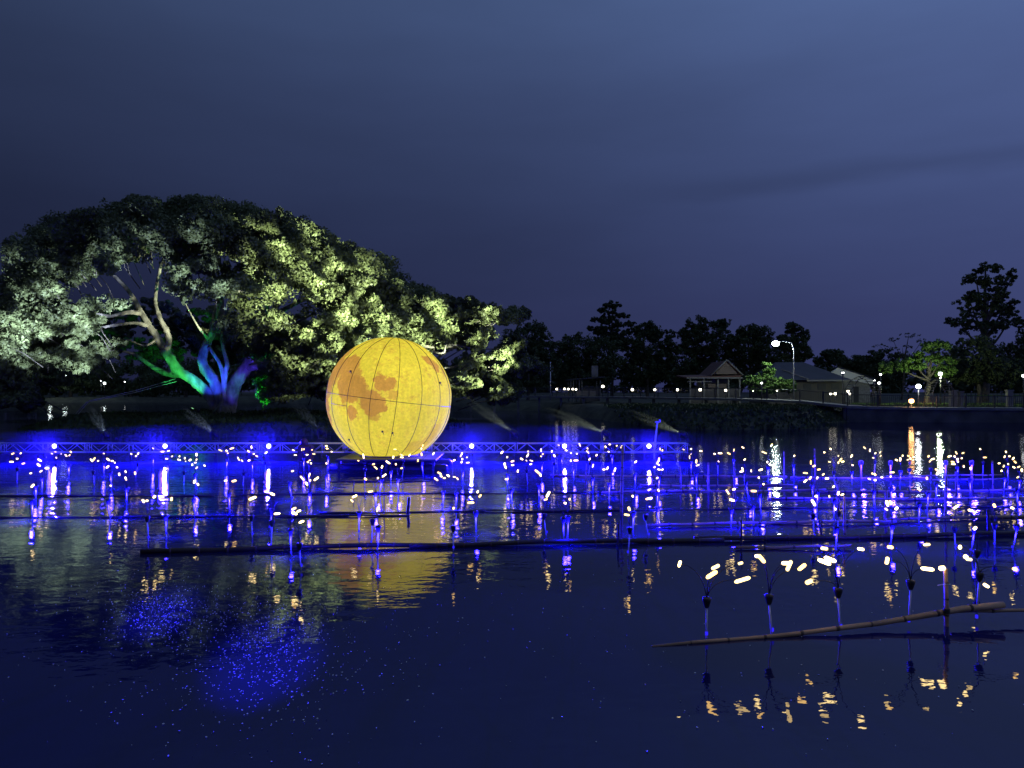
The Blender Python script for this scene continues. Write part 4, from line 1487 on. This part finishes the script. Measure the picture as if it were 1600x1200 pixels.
walk = empty("boardwalk", "raised boardwalk along the far bank on concrete columns", "boardwalk", wpts[0])
mb = MB()
for a, b in zip(wpts[:-1], wpts[1:]):
    t = (b - a).normalized()
    nrm = Vector((-t.y, t.x, 0)).normalized()
    q = [a, b, b + nrm * 2.6, a + nrm * 2.6]
    vs = [v - wpts[0] for v in q] + [v - wpts[0] - Vector((0, 0, 0.22)) for v in q]
    mb.add(vs, [(0, 1, 2, 3), (7, 6, 5, 4), (0, 4, 5, 1), (1, 5, 6, 2), (2, 6, 7, 3), (3, 7, 4, 0)])
mb.obj("deck", M["concrete"], walk)
for p in along(3.2):
    mb = MB()
    q = p - wpts[0] + Vector((0, 0.5, 0))
    mb.box((q.x - 0.14, q.y - 0.14, -wpts[0].z - 1.3), (q.x + 0.14, q.y + 0.14, q.z - 0.22))
    mb.obj("column", M["concrete"], walk)
# retaining wall under the right-hand stretch
ret = empty("retaining_wall", "low dark retaining wall at the water's edge, far right", "wall", P(1325, 640, 63.8))
mb = MB()
for a, b in zip(wpts[6:-1], wpts[7:]):
    q = [Vector((v.x, v.y + 0.12, 0)) - ret.location for v in (a, b)]
    za, zb = a.z - 0.23 - ret.location.z, b.z - 0.23 - ret.location.z
    z0 = -1.5 - ret.location.z
    mb.add([(q[0].x, q[0].y, z0), (q[1].x, q[1].y, z0), (q[1].x, q[1].y, zb), (q[0].x, q[0].y, za),
            (q[0].x, q[0].y + .3, z0), (q[1].x, q[1].y + .3, z0), (q[1].x, q[1].y + .3, zb), (q[0].x, q[0].y + .3, za)],
           [(0, 1, 2, 3), (5, 4, 7, 6), (3, 2, 6, 7), (0, 4, 5, 1), (1, 5, 6, 2), (4, 0, 3, 7)])
mb.obj("wall_face", surf("damp_wall", (0.10, 0.10, 0.09), 0.9, var=0.4, scale=0.8), ret)

rail = empty("railing", "dark metal railing with thin balusters along the boardwalk", "railing", wpts[0])
O = wpts[0]
for zz in (0.98, 0.12):
    mb = MB()
    mb.tube([p - O + Vector((0, 0.08, zz)) for p in wpts], 0.03 if zz > 0.5 else 0.02, 5)
    mb.obj("handrail" if zz > 0.5 else "bottom_rail", M["steel"], rail)
pm = MB()
pm.box((-0.045, -0.045, 0), (0.045, 0.045, 1.08))
PM = pm.mesh("post")
PM.materials.append(M["steel"])
for p in along(2.2):
    mesh_obj("post", PM, rail, loc=p - O + Vector((0, 0.08, 0)))
mb = MB()
for i, p in enumerate(along(0.16)):
    q = p - O + Vector((0, 0.08, 0))
    mb.box((q.x - 0.011, q.y - 0.011, q.z + 0.12), (q.x + 0.011, q.y + 0.011, q.z + 0.98))
mb.obj("balusters", M["steel"], rail)["kind"] = "stuff"


def walk_d(px):
    return float(np.interp(px, [w[0] for w in WALK], [w[1] for w in WALK]))


def walk_z(px):
    return P(px, float(np.interp(px, [w[0] for w in WALK], [w[2] for w in WALK])), walk_d(px)).z


GL = [(870, 608, .13), (882, 607.5, .15), (888, 608, .13), (895, 608, .13), (900, 608.5, .12), (942, 604, .17), (988, 609, .16), (1023, 609, .14), (1058, 609, .16), (1094, 609, .16),
      (1134, 610, .13), (1177, 611, .06)]
GLAB = ["leftmost globe lamp on the boardwalk", "second globe lamp from left in the bright cluster of five", "middle globe lamp in the bright cluster of five", "fourth globe lamp in the bright cluster of five",
        "rightmost globe lamp in the bright cluster of five", "tall globe lamp right of the flat roofed pavilion", "globe lamp below the tall layered tree", "globe lamp midway between the two pavilions",
        "globe lamp just left of the gabled pavilion", "globe lamp in front of the gabled pavilion's left posts", "globe lamp at the gabled pavilion's right end", "tiny globe lamp left of the small lit tree"]
for (px, py, r), lab in zip(GL, GLAB):
    d = walk_d(px) + 0.3
    z0 = walk_z(px)
    p = P(px, py, d)
    t = empty("globe_lamp", lab, "globe lamp", (p.x, d, z0), "globe lamps along the boardwalk")
    mb = MB()
    mb.tube([(0, 0, -0.02), (0, 0, p.z - z0 - r * 0.8)], 0.045, 6)
    mb.obj("post", M["steel"], t)
    mb = MB()
    mb.ball((0, 0, p.z - z0), r, 12, 8)
    mb.obj("globe", M["globe"], t)
    mb = MB()
    mb.lathe([(r * .6, p.z - z0 - r * 1.05), (r * .62, p.z - z0 - r * .8)], 10)
    mb.obj("collar", M["steel"], t)


def post_lamp(name, label, px, py, d, r, mat, gz=None, light=0, lcol=(1, 1, 1), arm=0.0, group=None, flare=False):
    p = P(px, py, d)
    bx = p.x + arm
    z0 = float(ground_z(np.array(bx), np.array(d))) if gz is None else gz
    t = empty(name, label, "street lamp" if "street" in name else "lamp", (bx, d, z0), group)
    h = p.z - z0
    mb = MB()
    if arm:
        mb.tube([(0, 0, -0.1), (0, 0, h * 0.9), (-arm * 0.12, 0, h * 1.0), (-arm * 0.6, 0, h * 1.03), (-arm * 0.93, 0, h * 1.005)], [0.06, 0.045, 0.04, 0.03, 0.025], 7)
    else:
        mb.tube([(0, 0, -0.1), (0, 0, h - r * 0.6)], [0.06, 0.045], 7)
    mb.obj("pole", M["metal"] if arm else M["steel"], t)
    mb = MB()
    if arm:
        mb.lathe([(0.05, h + 0.10), (0.30, h + 0.04), (0.32, h - 0.02), (0.28, h - 0.02)], 10, Matrix.Translation((-arm, 0, 0)))
    elif flare:
        mb.lathe([(0.05, h - 0.4), (0.07, h - 0.2), (r * 1.1, h + r), (r * 0.4, h + r + 0.05)], 10)
    else:
        mb.lathe([(r * 0.9, h + r * 0.75), (r * 0.7, h + r * 1.15), (0.03, h + r * 1.35)], 10)
    mb.obj("hood", M["steel"] if not flare else M["white_wall"], t)
    mb = MB()
    mb.ball((-arm, 0, h - (0.05 if arm else 0)), r, 10, 6, 0.7 if arm else 1.0)
    mb.obj("lamp", M[mat], t)
    if light:
        lamp_light("POINT", p + Vector((0, -0.02, -r - 0.12)), light, lcol, t, 0.15)
    return t


post_lamp("street_lamp", "tall street lamp on curved arm, brightest light on the far bank", 1212, 536, 72, 0.36, "white_lamp", light=800, lcol=(0.85, 1.0, 0.9), arm=1.75)
post_lamp("post_lamp", "flared white post lamp before the white roofed building", 1317, 582, 66, 0.12, "small_lamp", flare=True)
post_lamp("post_lamp", "bright white lamp above the orange light", 1435, 603.5, 64.5, 0.20, "white_lamp", light=60)
post_lamp("post_lamp", "white lamp under the lamplit yellow-green tree", 1469.5, 584, 75, 0.18, "white_lamp", light=1300, lcol=(0.85, 1.0, 0.55))
post_lamp("post_lamp", "white lamp at the very right edge", 1599, 587, 80, 0.15, "small_lamp")
post_lamp("low_lamp", "orange lamp low behind the railing, right", 1424, 626.5, 63.6, 0.20, "orange_lamp", light=40, lcol=(1, .5, .2))
for i, (px, py, r, lab) in enumerate(((1298, 615, .13, "left one of two yellowish garden lamps by the dark house"), (1305, 615, .14, "right one of two yellowish garden lamps by the dark house"),
                                      (1325, 611.5, .13, "upper one of two garden lamps beside the white flared lamp"), (1327.5, 615.5, .11, "lower one of two garden lamps beside the white flared lamp"),
                                      (1214, 610.5, .08, "small low lamp under the clipped shrubs"), (1376, 585, .10, "white lamp above the left arch"),
                                      (1366, 594.5, .08, "faint lamp inside the left arch"), (1373.5, 598.5, .12, "lamp just right of the left arch"),
                                      (1483, 596, .05, "tiny lamp on the right arch"), (1190, 598.5, .09, "small lamp seen through the little lit tree"))):
    post_lamp("garden_lamp", lab, px, py, 70 + (i % 3), r, "globe" if i < 5 else "small_lamp", group="garden lamps on the far bank")
for i, (px, py, r) in enumerate(((78, 597.5, .40), (101, 586, .40), (163, 599, .30), (158, 595, .16), (195, 596.5, .14), (-60, 590, .35))):
    post_lamp("shore_lamp", ["lower one of two bright lamps on the far left shore", "higher one of two bright lamps on the far left shore", "lamp on the far shore left of the trunks, brighter of a close pair",
                             "faint lamp of a close pair on the far shore", "faint lone lamp nearest the rain tree's trunk", "far shore lamp beyond the left edge"][i], px, py, 182, r, "white_lamp" if r > .2 else "small_lamp",
              group="lamps on the far left shore")
fp = empty("flag_pole", "bare pale flag pole right of the rain tree's tip", "pole", Vector((P(860, 0, 88).x, 88, walk_z(860))))
mb = MB()
mb.tube([(0, 0, -0.5), (0, 0, P(0, 567, 88).z - fp.location.z)], [0.07, 0.05], 6)
mb.obj("pole", M["metal"], fp)
mb = MB()
mb.ball((0, 0, P(0, 566.5, 88).z - fp.location.z), 0.08, 7, 5)
mb.obj("finial", M["metal"], fp)


# ------------------------------------------------------------------ buildings on the far bank
def gable(mb, x0, x1, y0, y1, ze, zr, along_x=False, th=0.12):
    """pitched roof slab pair; ridge along y unless along_x"""
    if along_x:
        ym = (y0 + y1) / 2
        prof = [((y0, ze), (ym, zr)), ((y1, ze), (ym, zr))]
        for (a, b) in prof:
            vs = [(x0, a[0], a[1]), (x1, a[0], a[1]), (x1, b[0], b[1]), (x0, b[0], b[1])]
            vs += [(p[0], p[1], p[2] - th) for p in vs]
            mb.add(vs, [(0, 1, 2, 3), (7, 6, 5, 4), (0, 4, 5, 1), (1, 5, 6, 2), (2, 6, 7, 3), (3, 7, 4, 0)])
    else:
        xm = (x0 + x1) / 2
        for (a, b) in (((x0, ze), (xm, zr)), ((x1, ze), (xm, zr))):
            vs = [(a[0], y0, a[1]), (a[0], y1, a[1]), (b[0], y1, b[1]), (b[0], y0, b[1])]
            vs += [(p[0], p[1], p[2] - th) for p in vs]
            mb.add(vs, [(0, 1, 2, 3), (7, 6, 5, 4), (0, 4, 5, 1), (1, 5, 6, 2), (2, 6, 7, 3), (3, 7, 4, 0)])
    return mb


def bx(name, mat, parent, lo, hi):
    m_ = MB()
    m_.box(lo, hi)
    return m_.obj(name, M[mat] if isinstance(mat, str) else mat, parent)


# flat roofed pavilion
pv = empty("pavilion", "small flat roofed open pavilion behind the cluster of globe lamps", "pavilion", Vector((P(915, 0, 96).x, 96, 1.2)))
z = lambda py, d=96: P(0, py, d).z - 1.2
sx = lambda px, d=96: (px - 915) / F * d
mb = MB()
zr0, zr1 = z(593), z(588.5)
mb.add([(sx(885), -2.4, zr0), (sx(942), -2.4, zr1), (sx(942), 2.4, zr1), (sx(885), 2.4, zr0), (sx(885), -2.4, zr0 - .14), (sx(942), -2.4, zr1 - .14), (sx(942), 2.4, zr1 - .14), (sx(885), 2.4, zr0 - .14)],
       [(0, 1, 2, 3), (7, 6, 5, 4), (0, 4, 5, 1), (1, 5, 6, 2), (2, 6, 7, 3), (3, 7, 4, 0)])
mb.obj("roof", M["roof_grey"], pv)
for px in (890, 894, 903, 907, 935):
    for yy in (-2.1, 2.1):
        bx("post", "white_wall", pv, (sx(px) - .06, yy - .06, -0.3), (sx(px) + .06, yy + .06, zr0 - .14))
bx("counter", "dim_wall", pv, (sx(908), -1.9, -0.3), (sx(936), 1.6, z(607)))
bx("floor", "concrete", pv, (sx(884), -2.5, -0.5), (sx(944), 2.5, 0.05))
for k in range(3):
    bx("window", "roof_grey", pv, (sx(910) + k * .75, -1.93, z(606)), (sx(910) + k * .75 + .55, -1.90, z(603)))
bx("chimney", "concrete", pv, (sx(926), 1.0, zr1), (sx(936), 1.9, z(571)))
# slatted planters lit by the globe lamps
for i, px in enumerate((904, 915, 926)):
    pl = empty("slatted_planter", "pale slatted planter by the globe lamps, %s of three" % ("left", "middle", "right")[i], "planter", Vector((P(px, 0, 90).x, 90, walk_z(px) - .1)), "slatted planters")
    for k in range(4):
        bx("slat", "white_wall", pl, (-.36, -.2, .06 + k * .17), (.36, -.17, .18 + k * .17))
    bx("box", "wood", pl, (-.34, -.165, 0), (.34, .2, .74))

# gabled Thai pavilion
d = 84
tp = empty("gabled_pavilion", "open pavilion with pale triangular gable and lean-to roof", "pavilion", Vector((P(1110, 0, d).x, d, 1.3)))
z = lambda py: P(0, py, d).z - 1.3
sx = lambda px: (px - 1110) / F * d
mb = MB()
zl, zh = z(590), z(587.5)
mb.add([(sx(1064), -2.8, zl), (sx(1146), -2.8, zh), (sx(1146), 2.5, zh + .3), (sx(1064), 2.5, zl + .3), (sx(1064), -2.8, zl - .14), (sx(1146), -2.8, zh - .14), (sx(1146), 2.5, zh + .16), (sx(1064), 2.5, zl + .16)],
       [(0, 1, 2, 3), (7, 6, 5, 4), (0, 4, 5, 1), (1, 5, 6, 2), (2, 6, 7, 3), (3, 7, 4, 0)])
mb.obj("lean_to_roof", M["roof_red"], tp)
mb = MB()
gx0, gx1, gze, gzr = sx(1104), sx(1150), z(586.5), z(564.5)
gable(mb, gx0, gx1, -2.2, 4, gze, gzr)
mb.obj("roof", M["roof_red"], tp)
mb = MB()
xm = (gx0 + gx1) / 2
mb.add([(gx0 + .35, -2.05, gze + .1), (gx1 - .35, -2.05, gze + .1), (xm, -2.05, gzr - .18), (gx0 + .35, -1.95, gze + .1), (gx1 - .35, -1.95, gze + .1), (xm, -1.95, gzr - .18)],
       [(0, 1, 2), (5, 4, 3), (0, 3, 4, 1), (1, 4, 5, 2), (2, 5, 3, 0)])
mb.obj("gable_panel", M["wood"], tp)
mb = MB()
for a, b in (((gx0 - .1, gze - .05), (xm, gzr + .06)), ((gx1 + .1, gze - .05), (xm, gzr + .06))):
    mb.tube([(a[0], -2.24, a[1]), (b[0], -2.24, b[1])], 0.09, 4)
mb.obj("bargeboard", M["white_wall"], tp)
bx("fascia", "white_wall", tp, (sx(1064), -2.86, zl - .16), (sx(1148), -2.81, zl - .02))
for px in (1070, 1091, 1112, 1128, 1145):
    bx("post", "white_wall", tp, (sx(px) - .08, -2.6, -.6), (sx(px) + .08, -2.44, zl - .16))
bx("rail", "white_wall", tp, (sx(1066), -2.58, z(597.5)), (sx(1103), -2.5, z(596)))
bx("half_wall", "dim_wall", tp, (sx(1071), -2.42, -.4), (sx(1146), -2.3, z(607.5)))
bx("back_wall", "white_wall", tp, (sx(1095), 1.8, -.4), (sx(1146), 2.0, zl - .16))
bx("sign_board", "wood", tp, (sx(1098), -2.29, z(606)), (sx(1128), -2.25, z(600)))
bx("floor", "concrete", tp, (sx(1062), -3, -.8), (sx(1150), 3, -.4))

# dark hip roofed house
d = 86
hs = empty("house", "low house with large dark hipped roof behind the street lamp", "house", Vector((P(1250, 0, d).x, d, 1.2)))
z = lambda py: P(0, py, d).z - 1.2
sx = lambda px: (px - 1250) / F * d
ze, zr = z(594.5), z(566)
mb = MB()
e = [(sx(1180), -4.2, ze), (sx(1306), -4.2, ze), (sx(1306), 4.5, ze), (sx(1180), 4.5, ze)]
r = [(sx(1212), 0.1, zr), (sx(1256), 0.1, zr)]
mb.add(e + r, [(0, 1, 5, 4), (1, 2, 5), (2, 3, 4, 5), (3, 0, 4), (3, 2, 1, 0)])
mb.obj("roof", M["roof_grey"], hs)
bx("gutter", "white_wall", hs, (sx(1238), -4.27, ze - .16), (sx(1304), -4.21, ze + .02))
mb = MB()
mb.tube([(sx(1212), -2.0, z(578)), (sx(1240), -4.3, ze + .08)], .07, 4)
mb.obj("hip_cap", M["white_wall"], hs)
bx("wall", "dim_wall", hs, (sx(1186), -3.2, -.6), (sx(1300), 3.6, ze - .01))
for px in (1200, 1222, 1244, 1266, 1286):
    w_ = bx("window", "roof_grey", hs, (sx(px) - .45, -3.24, z(609)), (sx(px) + .45, -3.205, z(600)))
# white roofed hall
d = 92
wb = empty("hall", "hall with pale broad gable wall right of the dark house", "building", Vector((P(1320, 0, d).x, d, 1.2)))
z = lambda py: P(0, py, d).z - 1.2
sx = lambda px: (px - 1320) / F * d
mb = MB()
pr = [(sx(1286), z(587)), (sx(1304), z(575)), (sx(1358), z(592)), (sx(1358), z(601))]
mb.add([(x_, -1, z_) for x_, z_ in pr] + [(x_, -0.8, z_) for x_, z_ in pr], [(0, 1, 2, 3), (7, 6, 5, 4), (0, 4, 5, 1), (1, 5, 6, 2), (2, 6, 7, 3), (3, 7, 4, 0)][0:6])
mb.obj("gable_wall", M["hall_wall"], wb)
mb = MB()
mb.add([(sx(1304), -1.1, z(574.5)), (sx(1362), -1.1, z(592.5)), (sx(1400), 7, z(590)), (sx(1350), 7, z(574)), (sx(1304), -1.1, z(574.5) + .1), (sx(1362), -1.1, z(592.5) + .1), (sx(1400), 7, z(590) + .1), (sx(1350), 7, z(574) + .1)],
       [(3, 2, 1, 0), (4, 5, 6, 7), (0, 1, 5, 4), (1, 2, 6, 5), (2, 3, 7, 6), (3, 0, 4, 7)])
mb.obj("roof", M["roof_grey"], wb)
bx("wall", surf("grey_wall", (0.25, .25, .26), .8), wb, (sx(1290), -.6, -.6), (sx(1356), 6, z(594)))
bx("door", "roof_grey", wb, (sx(1330), -.65, -.5), (sx(1338), -.61, z(604)))

# garden arches
for i, (px, pw, ptop, d, lab) in enumerate(((1353, 22, 588, 65.5, "dark slatted garden arch beside the white roofed hall"), (1474, 16, 590, 65, "dark slatted garden arch below the lamplit tree"))):
    c = P(px, 0, d)
    z0 = walk_z(px)
    t = empty("garden_arch", lab, "arch", Vector((c.x, d, z0)), "garden arches behind the railing")
    hw, hh_ = pw / F * d, P(0, ptop, d).z - z0
    for sgn in (-1, 1):
        for yy in (0, 1.4):
            mb = MB()
            mb.tube([(sgn * hw, yy, -0.3), (sgn * hw, yy, hh_ * .55), (sgn * hw * .55, yy, hh_ * .88), (0, yy, hh_)], .04, 5)
            mb.obj("hoop", M["steel"], t)
        for k in range(9):
            f = k / 8
            zz = hh_ * (.3 + .7 * f)
            xx = sgn * hw * (1 if zz < hh_ * .55 else 1 - ((zz - hh_ * .55) / (hh_ * .45)) ** 1.6)
            mb = MB()
            mb.box((xx - .03, -.03, zz - .03), (xx + .03, 1.43, zz + .03))
            mb.obj("slat", M["steel"], t)
# gate pillars and lawn at far right
for i, (px, w_, py) in enumerate(((1489, 5, 611), (1501, 2.5, 613), (1577, 4, 611))):
    d = 68
    c = P(px, 0, d)
    t = empty("gate_pillar", ["left square pale pillar behind the railing at right", "slim middle pale pillar behind the railing at right", "right pale pillar behind the railing at right"][i], "pillar",
              Vector((c.x, d, walk_z(px))), "pale pillars behind the railing")
    h = P(0, py, d).z - walk_z(px)
    bx("shaft", "concrete", t, (-w_ / F * d, -.2, -.5), (w_ / F * d, .2, h))
    bx("cap", "concrete", t, (-w_ / F * d - .06, -.26, h + .002), (w_ / F * d + .06, .26, h + .1))
gx_, gy_ = RNG.uniform(36, 52, 5000), RNG.uniform(65, 80, 5000)
gp = np.stack([gx_, gy_, ground_z(gx_, gy_) + .08], -1)
lw = leaf_mesh("lawn", gp, RNG.normal(size=gp.shape) * np.array([1, 1, .2]), RNG.uniform(.08, .2, 5000), M["leaf_green"])
tag(mesh_obj("lawn", lw), "lamplit green lawn behind the railing at right", "lawn", kind="stuff")
fb = P(1540, 0, 69)
fe = empty("garden_fence", "fence with rails coloured green for lamplight behind the pale pillars", "fence", Vector((fb.x, 69, walk_z(1540))))
x0, x1 = (1503 - 1540) / F * 69, (1640 - 1540) / F * 69
bx("rail", "leaf_green", fe, (x0, -.03, .95), (x1, .03, 1.05))  # leaf green on both rails paints in the green lamplight
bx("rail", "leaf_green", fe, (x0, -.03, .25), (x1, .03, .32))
for k in range(21):
    xx = x0 + (x1 - x0) * k / 20
    bx("bar", "steel", fe, (xx - .025, -.06, -.2), (xx + .025, -.031, 1.2))

# ------------------------------------------------------------------ floating specks and added halo mist
mb = MB()
for _ in range(2600):
    c = random.choice(((250, 960, 30, 40), (250, 960, 45, 50), (415, 1000, 40, 80), (415, 1010, 60, 90), (420, 1040, 110, 110), (300, 1000, 260, 120), (800, 1000, 700, 150)))
    px, py = random.gauss(c[0], c[2]), random.gauss(c[1], c[3] * 0.6)
    if py < 880 or py > 1240:
        continue
    p = W(px, py, 0.004)
    r = random.uniform(0.003, 0.011)
    a = random.uniform(0, 6.28)
    vs = [(p.x + r * math.cos(a + k * 1.257) * random.uniform(.5, 1), p.y + r * math.sin(a + k * 1.257), p.z + random.uniform(0, .006)) for k in range(5)]
    mb.add(vs, [(0, 1, 2, 3, 4)])
tag(mb.obj("floating_specks", M["debris"]), "tiny pale specks floating on the near water", "debris", kind="stuff")

hz = MB()  # mist bank added and shaped to glow around the floodlights
prof = [(r, (1 - r * r) ** 2) for r in (0.98, 0.9, 0.8, 0.7, 0.6, 0.5, 0.4, 0.3, 0.2, 0.1, 0.02)]
hz.lathe([(1.0, -0.04)] + prof, 48, Matrix.Translation((-6, 27.6, 0.02)) @ Matrix.Diagonal((34, 3.6, 1.5, 1)))
m, n, l, out = new_mat("halo_mist_air")
pv_ = N(n, "ShaderNodeVolumePrincipled")
pv_.inputs["Color"].default_value = (0.8, 0.85, 0.95, 1)
pv_.inputs["Density"].default_value = MIST
l.new(pv_.outputs[0], out.inputs["Volume"])
tag(hz.obj("mist", m), "thin low mist added to give the floodlights a halo", "mist", kind="stuff")
